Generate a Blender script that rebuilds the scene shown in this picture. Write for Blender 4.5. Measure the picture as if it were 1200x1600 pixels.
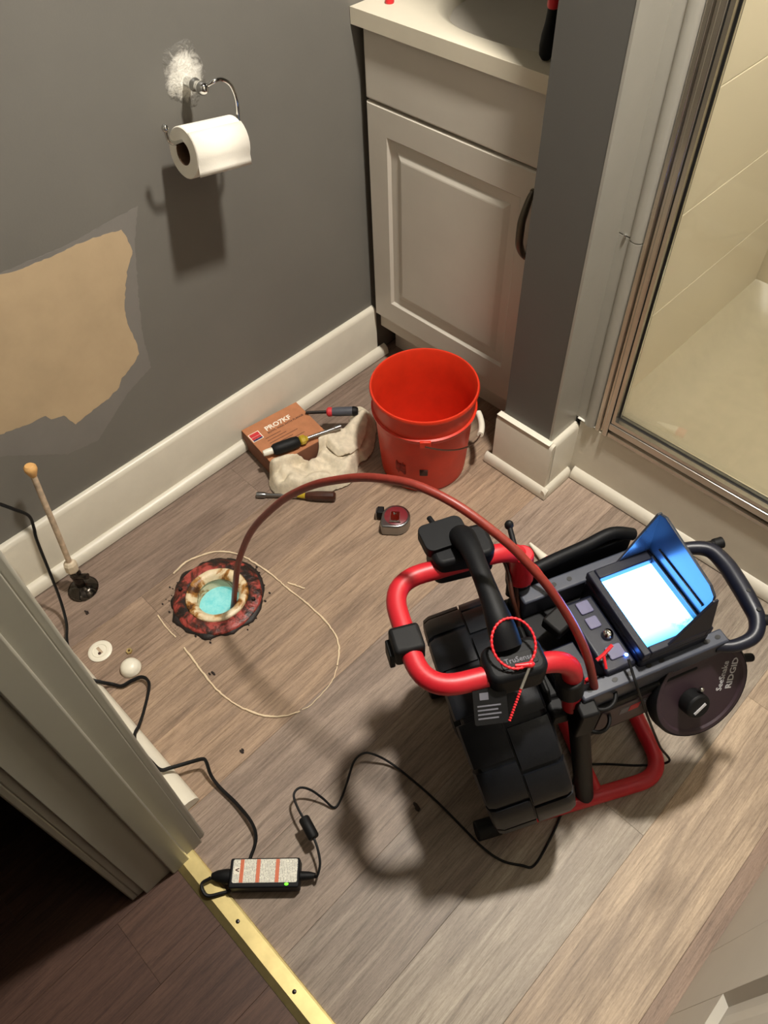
import bpy, bmesh, math, random
from mathutils import Vector, Matrix, noise as mnoise

random.seed(7)
for o in list(bpy.data.objects):
    bpy.data.objects.remove(o, do_unlink=True)
scene = bpy.context.scene
COL = scene.collection
PI = math.pi

# ------------------------------------------------------------------ camera
cam_d = bpy.data.cameras.new('camera')
cam = bpy.data.objects.new('camera', cam_d)
COL.objects.link(cam)
cam_d.sensor_fit = 'VERTICAL'
cam_d.sensor_height = 36.0
cam_d.sensor_width = 27.0
cam_d.lens = 1206.32 / 1600.0 * 36.0
cam_d.clip_start = 0.01
cam.matrix_world = (Matrix.Translation((0, 0, 1.45)) @ Matrix.Rotation(0.815921, 4, 'Z')
                    @ Matrix.Rotation(0.669398, 4, 'X') @ Matrix.Rotation(-0.0473218, 4, 'Z'))
scene.camera = cam

# ------------------------------------------------------------------ world, light, exposure
world = bpy.data.worlds.new('world')
scene.world = world
world.use_nodes = True
world.node_tree.nodes['Background'].inputs[0].default_value = (1.0, 0.93, 0.85, 1)
world.node_tree.nodes['Background'].inputs[1].default_value = 0.004

def lamp(name, kind, loc, power, color, size):
    d = bpy.data.lights.new(name, kind)
    d.energy = power
    d.color = color
    if kind == 'AREA':
        d.shape = 'DISK'
        d.size = size
    else:
        d.shadow_soft_size = size
    o = bpy.data.objects.new(name, d)
    o.location = loc
    COL.objects.link(o)
    return o

lamp('ceiling_lamp_light', 'AREA', (-0.35, 0.92, 2.35), 56.0, (1.0, 0.945, 0.86), 0.14)
lamp('shower_fill_light', 'POINT', (0.05, 1.68, 2.15), 52.0, (1.0, 0.93, 0.83), 0.05)  # added unseen light that brightens the shower interior

scene.view_settings.view_transform = 'Standard'
scene.view_settings.look = 'None'
scene.view_settings.exposure = 0.0
scene.view_settings.gamma = 1.0
scene.view_settings.use_curve_mapping = False

# ------------------------------------------------------------------ materials
def lin(c):
    r = []
    for v in c:
        v = v / 255.0
        r.append(v / 12.92 if v <= 0.04045 else ((v + 0.055) / 1.055) ** 2.4)
    return tuple(r) + (1.0,)

class NT:
    def __init__(self, name):
        self.m = bpy.data.materials.new(name)
        self.m.use_nodes = True
        self.t = self.m.node_tree
        self.b = self.t.nodes['Principled BSDF']
    def n(self, typ, **kw):
        nd = self.t.nodes.new(typ)
        for k, v in kw.items():
            setattr(nd, k, v)
        return nd
    def l(self, a, b):
        self.t.links.new(a, b)
    def mapping(self, scale, src=None, coord='Object'):
        tc = self.n('ShaderNodeTexCoord')
        mp = self.n('ShaderNodeMapping')
        mp.inputs['Scale'].default_value = scale
        self.l(src if src else tc.outputs[coord], mp.inputs['Vector'])
        return mp
    def noise(self, scale, detail=3, rough=0.5, vec=None, dist=0.0):
        nz = self.n('ShaderNodeTexNoise')
        nz.inputs['Scale'].default_value = scale
        nz.inputs['Detail'].default_value = detail
        nz.inputs['Roughness'].default_value = rough
        nz.inputs['Distortion'].default_value = dist
        if vec is not None:
            self.l(vec, nz.inputs['Vector'])
        return nz
    def ramp(self, src, stops, interp='LINEAR'):
        r = self.n('ShaderNodeValToRGB')
        r.color_ramp.interpolation = interp
        el = r.color_ramp.elements
        while len(el) < len(stops):
            el.new(0.5)
        for e, (p, c) in zip(el, stops):
            e.position = p
            e.color = c
        self.l(src, r.inputs['Fac'])
        return r
    def mix(self, fac, a, b, mode='MIX'):
        mx = self.n('ShaderNodeMix', data_type='RGBA', blend_type=mode)
        if isinstance(fac, (int, float)):
            mx.inputs[0].default_value = fac
        else:
            self.l(fac, mx.inputs[0])
        for i, v in ((6, a), (7, b)):
            if isinstance(v, tuple):
                mx.inputs[i].default_value = v
            else:
                self.l(v, mx.inputs[i])
        return mx.outputs[2]
    def bump(self, h, strength=0.2, dist=0.001):
        bp = self.n('ShaderNodeBump')
        bp.inputs['Strength'].default_value = strength
        bp.inputs['Distance'].default_value = dist
        self.l(h, bp.inputs['Height'])
        self.l(bp.outputs[0], self.b.inputs['Normal'])

def mat(name, c, rough=0.5, metal=0.0, var=0.06, nscale=30.0, bump=0.0, bscale=200.0, spec=0.5, coat=0.0, c2=None):
    k = NT(name)
    tc = k.n('ShaderNodeTexCoord')
    nz = k.noise(nscale, 4, 0.6, tc.outputs['Object'])
    base = lin(c)
    if c2 is None:
        dark = tuple(max(0, v * (1 - var * 2.2)) for v in base[:3]) + (1,)
        lite = tuple(min(1, v * (1 + var * 1.6)) for v in base[:3]) + (1,)
    else:
        dark, lite = base, lin(c2)
    rp = k.ramp(nz.outputs['Fac'], [(0.3, dark), (0.7, lite)])
    k.l(rp.outputs[0], k.b.inputs['Base Color'])
    k.b.inputs['Roughness'].default_value = rough
    k.b.inputs['Metallic'].default_value = metal
    k.b.inputs['Specular IOR Level'].default_value = spec
    if coat:
        k.b.inputs['Coat Weight'].default_value = coat
        k.b.inputs['Coat Roughness'].default_value = 0.15
    if bump:
        nb = k.noise(bscale, 3, 0.6, tc.outputs['Object'])
        k.bump(nb.outputs['Fac'], bump, 0.001)
    return k.m

def emit(name, c, s):
    k = NT(name)
    k.b.inputs['Base Color'].default_value = lin(c)
    k.b.inputs['Emission Color'].default_value = lin(c)
    k.b.inputs['Emission Strength'].default_value = s
    return k.m

def plank_mat(name, tones, dark, knots=True):
    k = NT(name)
    tc = k.n('ShaderNodeTexCoord')
    oi = k.n('ShaderNodeObjectInfo')
    sc = k.n('ShaderNodeVectorMath', operation='SCALE')
    cmb = k.n('ShaderNodeCombineXYZ')
    k.l(oi.outputs['Random'], cmb.inputs[0])
    k.l(oi.outputs['Random'], cmb.inputs[1])
    k.l(oi.outputs['Random'], cmb.inputs[2])
    k.l(cmb.outputs[0], sc.inputs[0])
    sc.inputs['Scale'].default_value = 37.0
    ad = k.n('ShaderNodeVectorMath', operation='ADD')
    k.l(tc.outputs['Object'], ad.inputs[0])
    k.l(sc.outputs[0], ad.inputs[1])
    m1 = k.mapping((9, 1.3, 1), ad.outputs[0])
    n1 = k.noise(1.7, 6, 0.62, m1.outputs[0], 1.7)
    m2 = k.mapping((70, 3.0, 1), ad.outputs[0])
    n2 = k.noise(2.2, 6, 0.75, m2.outputs[0], 0.6)
    m3 = k.mapping((260, 9, 1), ad.outputs[0])
    n3 = k.noise(2.0, 3, 0.7, m3.outputs[0], 0.2)
    if tones:
        tone = k.ramp(oi.outputs['Random'], [(i / max(1, len(tones) - 1), lin(t)) for i, t in enumerate(tones)]).outputs[0]
    else:
        tone = oi.outputs['Color']          # each plank's own colour
    drk = lin(dark)
    r1 = k.ramp(n1.outputs['Fac'], [(0.36, (1, 1, 1, 1)), (0.68, (0, 0, 0, 1))])
    f1 = k.n('ShaderNodeMath', operation='MULTIPLY')
    k.l(r1.outputs[0], f1.inputs[0])
    f1.inputs[1].default_value = 0.52
    c1 = k.mix(f1.outputs[0], tone, drk)
    r2 = k.ramp(n2.outputs['Fac'], [(0.34, (0.56, 0.53, 0.51, 1)), (0.50, (0.98, 0.97, 0.96, 1)), (0.68, (1.2, 1.2, 1.2, 1))])
    c2 = k.mix(0.85, c1, r2.outputs[0], 'MULTIPLY')
    r3 = k.ramp(n3.outputs['Fac'], [(0.35, (0.80, 0.79, 0.78, 1)), (0.6, (1.08, 1.08, 1.08, 1))])
    c3 = k.mix(0.7, c2, r3.outputs[0], 'MULTIPLY')
    # scattered knots
    if knots:
        mk = k.mapping((5.2, 2.0, 1), ad.outputs[0])
        vo = k.n('ShaderNodeTexVoronoi')
        vo.inputs['Scale'].default_value = 1.0
        nd = k.noise(5.0, 2, 0.5, ad.outputs[0])
        mm = k.mix(0.06, mk.outputs[0], nd.outputs['Color'])
        k.l(mm, vo.inputs['Vector'])
        rk = k.ramp(vo.outputs['Distance'], [(0.0, (0.28, 0.24, 0.22, 1)), (0.035, (0.52, 0.48, 0.45, 1)), (0.11, (1, 1, 1, 1))])
        c3 = k.mix(0.8, c3, rk.outputs[0], 'MULTIPLY')
    m4 = k.mapping((420, 60, 1), ad.outputs[0])
    n4 = k.noise(2.0, 4, 0.8, m4.outputs[0], 0.4)
    r4 = k.ramp(n4.outputs['Fac'], [(0.30, (0.62, 0.60, 0.58, 1)), (0.46, (0.96, 0.96, 0.96, 1)), (0.70, (1.14, 1.14, 1.14, 1))])
    c3 = k.mix(0.8, c3, r4.outputs[0], 'MULTIPLY')
    k.l(c3, k.b.inputs['Base Color'])
    k.b.inputs['Roughness'].default_value = 0.47
    k.b.inputs['Specular IOR Level'].default_value = 0.35
    k.bump(n2.outputs['Fac'], 0.10, 0.001)
    return k.m

M = {}
M['plank'] = plank_mat('vinyl_plank', None, (100, 84, 75))
M['hallplank'] = plank_mat('hall_plank', [(90, 64, 53), (72, 50, 43), (98, 73, 60), (80, 58, 50)], (48, 33, 28))
M['underlay'] = mat('underlay', (92, 80, 70), 0.9)
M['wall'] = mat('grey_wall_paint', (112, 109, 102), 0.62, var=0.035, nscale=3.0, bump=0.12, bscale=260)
M['wallshade'] = mat('shaded_wall_paint', (98, 96, 91), 0.6, var=0.03, nscale=3.0, bump=0.12, bscale=260)  # same grey wall paint, darkened for the shade on the partition
M['patch'] = mat('old_beige_paint', (186, 163, 130), 0.7, var=0.04, nscale=9, bump=0.1, bscale=240)
M['halo'] = mat('thin_grey_coat', (124, 120, 114), 0.62, var=0.03, nscale=8, bump=0.1, bscale=240)
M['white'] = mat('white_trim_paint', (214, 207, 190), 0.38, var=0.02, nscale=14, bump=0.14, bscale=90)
M['jamb'] = mat('shaded_trim_paint', (143, 140, 129), 0.36, var=0.02, nscale=10, bump=0.12, bscale=70)  # white trim paint darkened to stand for grazing light on the frame
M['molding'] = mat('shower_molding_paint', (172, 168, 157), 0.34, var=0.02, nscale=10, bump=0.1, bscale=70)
M['vanity'] = mat('vanity_paint', (204, 197, 184), 0.42, var=0.015, nscale=8, bump=0.04, bscale=180)
M['counter'] = mat('cultured_marble', (222, 213, 192), 0.22, var=0.02, nscale=6)
M['ceil'] = mat('ceiling_paint', (150, 146, 136), 0.85, var=0.01)
M['dark'] = mat('dark_void', (20, 18, 17), 0.9)
M['plaster'] = mat('spackle', (228, 224, 212), 0.75, var=0.05, nscale=60, bump=0.9, bscale=110)
def spackle_mat():
    k = NT('smeared_spackle')
    tc = k.n('ShaderNodeTexCoord')
    ln = k.n('ShaderNodeVectorMath', operation='LENGTH')
    k.l(tc.outputs['Object'], ln.inputs[0])
    nz = k.noise(55, 5, 0.7, tc.outputs['Object'], 1.0)
    a = k.n('ShaderNodeMath', operation='MULTIPLY_ADD')
    k.l(nz.outputs['Fac'], a.inputs[0]); a.inputs[1].default_value = 0.050
    k.l(ln.outputs['Value'], a.inputs[2])
    rp = k.ramp(a.outputs[0], [(0.042, lin((232, 228, 216))), (0.056, lin((196, 192, 182))), (0.066, lin((112, 109, 102)))])
    k.l(rp.outputs[0], k.b.inputs['Base Color'])
    k.b.inputs['Roughness'].default_value = 0.75
    n2 = k.noise(120, 4, 0.65, tc.outputs['Object'])
    k.bump(n2.outputs['Fac'], 0.9, 0.003)
    return k.m
M['spackle'] = spackle_mat()
M['chrome'] = mat('chrome', (205, 205, 203), 0.09, 1.0, var=0.01)
M['brushed'] = mat('shower_frame_metal', (206, 200, 190), 0.26, 1.0, var=0.03, nscale=20)
M['steel'] = mat('steel', (150, 150, 150), 0.28, 1.0, var=0.04)
M['darksteel'] = mat('dark_steel', (70, 66, 64), 0.35, 0.9, var=0.06)
M['pewter'] = mat('pewter_handle', (104, 96, 84), 0.4, 0.8, var=0.05)
M['rubber'] = mat('black_rubber', (11, 11, 12), 0.6, spec=0.3, var=0.05, bump=0.1)
M['gasket'] = mat('black_gasket', (10, 10, 11), 0.5)
M['cream'] = mat('cream_tile', (233, 224, 204), 0.30, var=0.012, nscale=4)
M['grout'] = mat('grout', (242, 236, 220), 0.8)
M['pan'] = mat('shower_pan', (204, 196, 174), 0.35, var=0.02)
M['paper'] = mat('tissue_paper', (238, 232, 218), 0.9, var=0.015, bump=0.25, bscale=500)
M['card'] = mat('brown_core', (96, 70, 50), 0.85)
M['bucket'] = mat('red_bucket_plastic', (212, 52, 26), 0.40, var=0.05, nscale=18, spec=0.45)
M['bucketin'] = M['bucket']
M['scuff'] = mat('dark_scuff', (150, 34, 20), 0.7, var=0.2, nscale=90)
M['labeldk'] = mat('dark_sticker', (60, 28, 20), 0.6)
M['wire'] = mat('bail_wire', (120, 96, 82), 0.35, 0.9)
M['whiteplastic'] = mat('white_plastic', (232, 226, 208), 0.35, var=0.02)
M['box'] = mat('cardboard', (176, 116, 78), 0.75, var=0.05, nscale=50)
M['boxside'] = mat('cardboard_side', (124, 80, 58), 0.8, var=0.06)
M['printwhite'] = mat('print_white', (238, 228, 212), 0.6)
M['printred'] = mat('print_red', (196, 44, 50), 0.6)
M['printnavy'] = mat('print_navy', (40, 40, 84), 0.6)
M['printdark'] = mat('print_dark', (84, 50, 38), 0.7)
M['rag'] = mat('terry_cloth', (216, 204, 180), 0.95, var=0.07, nscale=70, bump=1.0, bscale=330)
M['yellow'] = mat('amber_acetate', (176, 150, 40), 0.25, var=0.1)
M['brown'] = mat('brown_acetate', (66, 36, 26), 0.3, var=0.15)
M['greygrip'] = mat('grey_grip', (74, 76, 84), 0.5, var=0.06)
M['maroon'] = mat('maroon_label', (120, 40, 46), 0.35, var=0.1)
M['brass'] = mat('brass', (228, 208, 146), 0.42, 1.0, var=0.06, nscale=24, bump=0.05, bscale=60)
M['caulk'] = mat('old_caulk', (226, 205, 172), 0.7, var=0.05)
M['riser'] = mat('corroded_riser', (196, 174, 148), 0.6, 0.1, var=0.16, nscale=60)
M['cone'] = mat('cone_washer', (222, 172, 108), 0.55, var=0.05)
M['nutwhite'] = mat('plastic_nut', (206, 190, 164), 0.5, var=0.08)
M['escutch'] = mat('tarnished_escutcheon', (64, 58, 52), 0.12, 0.85, var=0.15, nscale=40)
M['redtube'] = mat('red_powder_coat', (188, 28, 40), 0.42, var=0.03, bump=0.06, bscale=600)
M['blackplastic'] = mat('charcoal_plastic', (11, 12, 15), 0.55, spec=0.22, var=0.07, nscale=60, bump=0.12, bscale=420)
M['drum'] = mat('drum_plastic', (15, 17, 22), 0.48, spec=0.32, var=0.06, nscale=50, bump=0.15, bscale=420)
M['glowtint'] = mat('glow_tinted_plastic', (19, 22, 36), 0.38, spec=0.4, var=0.05, nscale=50, bump=0.08, bscale=400)  # blue of the screen glow mixed into the dark plastic colour
M['tray'] = mat('grey_tray_plastic', (60, 64, 76), 0.42, var=0.04)
M['visor'] = mat('visor_plastic', (50, 54, 62), 0.25, var=0.03)
M['plum'] = mat('plum_label', (54, 38, 46), 0.5, var=0.04)
M['rod'] = mat('red_push_rod', (128, 44, 34), 0.42, var=0.06, nscale=120)
M['whitetext'] = mat('white_lettering', (190, 188, 190), 0.6)
M['greytext'] = mat('grey_lettering', (104, 104, 112), 0.6)
M['tie'] = mat('red_tie', (214, 34, 44), 0.35)
M['steelbead'] = mat('grey_strap', (110, 106, 96), 0.5)
M['lilac'] = mat('lilac_pad', (92, 90, 120), 0.45)
M['led_blue'] = emit('blue_led', (70, 130, 255), 30.0)
M['led_green'] = emit('green_led', (90, 230, 40), 3.0)
M['pipewhite'] = mat('pipe_pvc', (226, 208, 170), 0.5, var=0.1, nscale=60)
M['door'] = mat('door_paint', (205, 199, 186), 0.40, var=0.015, nscale=6, bump=0.05, bscale=120)
M['debris'] = mat('dark_debris', (40, 28, 22), 0.8)
M['lampglass'] = emit('lamp_glass', (255, 240, 214), 6.0)

def flange_mats():
    # red flange with black grime
    k = NT('rusty_red_flange')
    tc = k.n('ShaderNodeTexCoord')
    n1 = k.noise(28, 5, 0.65, tc.outputs['Object'], 0.6)
    r1 = k.ramp(n1.outputs['Fac'], [(0.44, lin((30, 19, 14))), (0.51, lin((92, 38, 25))), (0.58, lin((158, 62, 54))), (0.66, lin((172, 80, 70))), (0.74, lin((140, 92, 52)))])
    k.l(r1.outputs[0], k.b.inputs['Base Color'])
    k.b.inputs['Roughness'].default_value = 0.42
    n2 = k.noise(90, 4, 0.6, tc.outputs['Object'])
    k.bump(n2.outputs['Fac'], 0.8, 0.003)
    M['flange'] = k.m
    k = NT('stained_wax')
    tc = k.n('ShaderNodeTexCoord')
    n1 = k.noise(24, 5, 0.6, tc.outputs['Object'], 0.8)
    r1 = k.ramp(n1.outputs['Fac'], [(0.38, lin((78, 46, 22))), (0.46, lin((168, 116, 54))), (0.54, lin((224, 204, 166))), (0.8, lin((238, 226, 198)))])
    k.l(r1.outputs[0], k.b.inputs['Base Color'])
    k.b.inputs['Roughness'].default_value = 0.35
    n2 = k.noise(110, 4, 0.6, tc.outputs['Object'])
    k.bump(n2.outputs['Fac'], 0.6, 0.003)
    M['wax'] = k.m
    M['grime'] = mat('black_grime', (30, 20, 15), 0.6, var=0.3, nscale=80, bump=0.8, bscale=120)
    # water glowing from the camera LEDs below its surface
    k = NT('lit_water')
    tc = k.n('ShaderNodeTexCoord')
    nz = k.noise(60, 3, 0.7, tc.outputs['Object'])
    rp = k.ramp(nz.outputs['Fac'], [(0.35, lin((150, 232, 238))), (0.7, lin((196, 248, 250)))])
    t = k.t
    tr = k.n('ShaderNodeBsdfTranslucent')
    k.l(rp.outputs[0], tr.inputs['Color'])
    df = k.n('ShaderNodeBsdfDiffuse')
    k.l(rp.outputs[0], df.inputs['Color'])
    gl = k.n('ShaderNodeBsdfGlossy')
    gl.inputs['Roughness'].default_value = 0.05
    m1 = k.n('ShaderNodeMixShader'); m1.inputs[0].default_value = 0.4
    k.l(tr.outputs[0], m1.inputs[1]); k.l(df.outputs[0], m1.inputs[2])
    m2 = k.n('ShaderNodeMixShader'); m2.inputs[0].default_value = 0.03
    k.l(m1.outputs[0], m2.inputs[1]); k.l(gl.outputs[0], m2.inputs[2])
    k.l(m2.outputs[0], t.nodes['Material Output'].inputs['Surface'])
    M['water'] = k.m
flange_mats()

def glass_mat():
    k = NT('shower_glass')
    tr = k.n('ShaderNodeBsdfTransparent')
    tr.inputs['Color'].default_value = (0.95, 0.96, 0.94, 1)
    gl = k.n('ShaderNodeBsdfGlossy')
    gl.inputs['Roughness'].default_value = 0.01
    fr = k.n('ShaderNodeFresnel')
    fr.inputs['IOR'].default_value = 1.35
    mx = k.n('ShaderNodeMixShader')
    k.l(fr.outputs[0], mx.inputs[0])
    k.l(tr.outputs[0], mx.inputs[1])
    k.l(gl.outputs[0], mx.inputs[2])
    k.l(mx.outputs[0], k.t.nodes['Material Output'].inputs['Surface'])
    M['glass'] = k.m
glass_mat()

def screen_mat():
    k = NT('lit_screen')
    tc = k.n('ShaderNodeTexCoord')
    sp = k.n('ShaderNodeSeparateXYZ')
    k.l(tc.outputs['Object'], sp.inputs[0])
    # local y runs from the near edge (-) to the far edge (+); picture gets cyan towards the near edge
    mr = k.n('ShaderNodeMapRange')
    mr.inputs[1].default_value = -0.062
    mr.inputs[2].default_value = -0.028
    k.l(sp.outputs['Y'], mr.inputs[0])
    nz = k.noise(34, 3, 0.6, tc.outputs['Object'])
    rp = k.ramp(mr.outputs[0], [(0.0, (0.07, 0.55, 0.95, 1)), (1.0, (0.09, 0.34, 1.0, 1))])
    # dark smudge of the picture
    n2 = k.noise(70, 4, 0.7, tc.outputs['Object'])
    px = k.n('ShaderNodeMapRange'); px.inputs[1].default_value = 0.0; px.inputs[2].default_value = 0.02
    k.l(sp.outputs['X'], px.inputs[0])
    py = k.n('ShaderNodeMapRange'); py.inputs[1].default_value = -0.030; py.inputs[2].default_value = -0.046
    k.l(sp.outputs['Y'], py.inputs[0])
    mm = k.n('ShaderNodeMath', operation='MULTIPLY'); k.l(px.outputs[0], mm.inputs[0]); k.l(py.outputs[0], mm.inputs[1])
    r2 = k.ramp(n2.outputs['Fac'], [(0.40, (1, 1, 1, 1)), (0.50, (0, 0, 0, 1))])
    m2 = k.n('ShaderNodeMath', operation='MULTIPLY'); k.l(r2.outputs[0], m2.inputs[0]); k.l(mm.outputs[0], m2.inputs[1])
    c = k.mix(m2.outputs[0], rp.outputs[0], lin((40, 120, 150)))
    k.l(c, k.b.inputs['Emission Color'])
    k.b.inputs['Base Color'].default_value = (0.02, 0.03, 0.04, 1)
    st = k.n('ShaderNodeMapRange')
    st.inputs[3].default_value = 1.4
    st.inputs[4].default_value = 20.0
    k.l(mr.outputs[0], st.inputs[0])
    k.l(st.outputs[0], k.b.inputs['Emission Strength'])
    M['screen'] = k.m
screen_mat()

def label_mat():
    k = NT('adapter_label')
    tc = k.n('ShaderNodeTexCoord')
    wv = k.n('ShaderNodeTexWave', wave_type='BANDS', bands_direction='X')
    wv.inputs['Scale'].default_value = 115.0
    wv.inputs['Distortion'].default_value = 0.3
    k.l(tc.outputs['Object'], wv.inputs['Vector'])
    nz = k.noise(420, 2, 0.5, tc.outputs['Object'])
    a = k.n('ShaderNodeMath', operation='MULTIPLY')
    k.l(wv.outputs['Fac'], a.inputs[0]); k.l(nz.outputs['Fac'], a.inputs[1])
    r = k.ramp(a.outputs[0], [(0.32, lin((226, 222, 206))), (0.50, lin((128, 126, 118)))])
    k.l(r.outputs[0], k.b.inputs['Base Color'])
    k.b.inputs['Roughness'].default_value = 0.45
    M['adlabel'] = k.m
label_mat()

# ------------------------------------------------------------------ geometry helpers
class MB:
    def __init__(self):
        self.bm = bmesh.new()
    def box(self, x0, x1, y0, y1, z0, z1, mtx=None):
        r = bmesh.ops.create_cube(self.bm, size=1.0)
        mm = Matrix.Translation(((x0 + x1) / 2, (y0 + y1) / 2, (z0 + z1) / 2)) @ Matrix.Diagonal((abs(x1 - x0), abs(y1 - y0), abs(z1 - z0), 1))
        if mtx is not None:
            mm = mtx @ mm
        bmesh.ops.transform(self.bm, matrix=mm, verts=r['verts'])
        return self
    def prism(self, pts, z0, z1, mtx=None):
        """polygon pts (x,y) extruded z0..z1; mtx maps local to target"""
        mtx = mtx or Matrix.Identity(4)
        a = [self.bm.verts.new(mtx @ Vector((p[0], p[1], z0))) for p in pts]
        b = [self.bm.verts.new(mtx @ Vector((p[0], p[1], z1))) for p in pts]
        self.bm.faces.new(list(reversed(a)))
        self.bm.faces.new(b)
        n = len(pts)
        for i in range(n):
            self.bm.faces.new((a[i], a[(i + 1) % n], b[(i + 1) % n], b[i]))
        return self
    def tube(self, path, r, segs=10, closed=False, caps=True, flat=1.0, radii=None):
        P = [Vector(p) for p in path]
        n = len(P)
        rings = []
        up = None
        for i in range(n):
            if closed:
                t = (P[(i + 1) % n] - P[i - 1])
            else:
                t = P[min(i + 1, n - 1)] - P[max(i - 1, 0)]
            t = t.normalized()
            if up is None:
                up = Vector((0, 0, 1)) if abs(t.z) < 0.9 else Vector((1, 0, 0))
            u = (up - t * up.dot(t))
            if u.length < 1e-6:
                u = Vector((1, 0, 0)) - t * t.x
            u.normalize()
            up = u
            w = t.cross(u)
            rr = radii[i] if radii else r
            rings.append([self.bm.verts.new(P[i] + (u * math.cos(2 * PI * k / segs) * flat + w * math.sin(2 * PI * k / segs)) * rr) for k in range(segs)])
        m = n if closed else n - 1
        for i in range(m):
            A, B = rings[i], rings[(i + 1) % n]
            for k in range(segs):
                self.bm.faces.new((A[k], A[(k + 1) % segs], B[(k + 1) % segs], B[k]))
        if caps and not closed:
            self.bm.faces.new(list(reversed(rings[0])))
            self.bm.faces.new(rings[-1])
        return self
    def lathe(self, prof, segs=32, mtx=None, jitter=None, closed=False):
        """prof list of (r,z); revolve about z"""
        mtx = mtx or Matrix.Identity(4)
        rings = []
        for (r, z) in prof:
            if r < 1e-6:
                rings.append([self.bm.verts.new(mtx @ Vector((0, 0, z)))])
            else:
                ring = []
                for k in range(segs):
                    a = 2 * PI * k / segs
                    rr = r * (jitter(a, r) if jitter else 1.0)
                    ring.append(self.bm.verts.new(mtx @ Vector((rr * math.cos(a), rr * math.sin(a), z))))
                rings.append(ring)
        prs = list(zip(rings[:-1], rings[1:]))
        if closed:
            prs.append((rings[-1], rings[0]))
        for A, B in prs:
            if len(A) == 1 and len(B) == 1:
                continue
            for k in range(segs):
                k2 = (k + 1) % segs
                if len(A) == 1:
                    self.bm.faces.new((A[0], B[k2], B[k]))
                elif len(B) == 1:
                    self.bm.faces.new((A[k], A[k2], B[0]))
                else:
                    self.bm.faces.new((A[k], A[k2], B[k2], B[k]))
        return self
    def ball(self, c, r, sx=1, sy=1, sz=1, seg=16):
        rr = bmesh.ops.create_uvsphere(self.bm, u_segments=seg, v_segments=max(6, seg // 2), radius=1)
        bmesh.ops.transform(self.bm, matrix=Matrix.Translation(c) @ Matrix.Diagonal((r * sx, r * sy, r * sz, 1)), verts=rr['verts'])
        return self
    def quad(self, *pts):
        self.bm.faces.new([self.bm.verts.new(p) for p in pts])
        return self
    def build(self, name, material, parent=None, bevel=0.0, segs=2, smooth=True, ang=0.7, loc=None):
        bmesh.ops.recalc_face_normals(self.bm, faces=self.bm.faces)
        me = bpy.data.meshes.new(name)
        self.bm.to_mesh(me)
        self.bm.free()
        if smooth:
            me.polygons.foreach_set('use_smooth', [True] * len(me.polygons))
            me.set_sharp_from_angle(angle=ang)
        me.materials.append(material)
        o = bpy.data.objects.new(name, me)
        COL.objects.link(o)
        if parent is not None:
            o.parent = parent
        if loc is not None:
            o.location = loc
        if bevel:
            b = o.modifiers.new('bevel', 'BEVEL')
            b.width = bevel
            b.segments = segs
            b.limit_method = 'ANGLE'
            b.angle_limit = 0.6
            b.harden_normals = False
        return o

def cr(pts, per=8, closed=False):
    """Catmull-Rom through points"""
    P = [Vector(p) for p in pts]
    n = len(P)
    out = []
    rng = n if closed else n - 1
    for i in range(rng):
        p1, p2 = P[i], P[(i + 1) % n]
        p0 = P[i - 1] if (i > 0 or closed) else p1 * 2 - p2
        p3 = P[(i + 2) % n] if (i + 2 < n or closed) else p2 * 2 - p1
        for k in range(per):
            t = k / per
            out.append(0.5 * ((2 * p1) + (p2 - p0) * t + (2 * p0 - 5 * p1 + 4 * p2 - p3) * t * t + (3 * p1 - p0 - 3 * p2 + p3) * t ** 3))
    if not closed:
        out.append(P[-1])
    return out

def fillet(pts, rad, n=7, closed=False):
    P = [Vector(p) for p in pts]
    out = []
    N = len(P)
    for i in range(N):
        if not closed and i in (0, N - 1):
            out.append(P[i])
            continue
        a, b, c = P[i - 1], P[i], P[(i + 1) % N]
        d1, d2 = (a - b), (c - b)
        rr = min(rad, d1.length * 0.49, d2.length * 0.49)
        s, e = b + d1.normalized() * rr, b + d2.normalized() * rr
        for k in range(n + 1):
            t = k / n
            out.append(s * (1 - t) ** 2 + b * 2 * t * (1 - t) + e * t * t)
    return out

def rrect(w, h, r, n=5):
    pts = []
    for cx, cy, a0 in ((w / 2 - r, h / 2 - r, 0), (-w / 2 + r, h / 2 - r, PI / 2), (-w / 2 + r, -h / 2 + r, PI), (w / 2 - r, -h / 2 + r, 1.5 * PI)):
        for k in range(n + 1):
            a = a0 + PI / 2 * k / n
            pts.append((cx + r * math.cos(a), cy + r * math.sin(a)))
    return pts

def align(p, d, roll=0.0):
    """matrix whose z axis points along d at p"""
    d = Vector(d).normalized()
    q = Vector((0, 0, 1)).rotation_difference(d)
    return Matrix.Translation(p) @ q.to_matrix().to_4x4() @ Matrix.Rotation(roll, 4, 'Z')

def empty(name, loc, rz=0.0):
    o = bpy.data.objects.new(name, None)
    o.empty_display_size = 0.05
    o.location = loc
    o.rotation_euler = (0, 0, rz)
    COL.objects.link(o)
    return o

def tag(o, label, cat, group=None):
    o['label'] = label
    o['category'] = cat
    if group:
        o['group'] = group
    return o

def struct(o):
    o['kind'] = 'structure'
    return o

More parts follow.
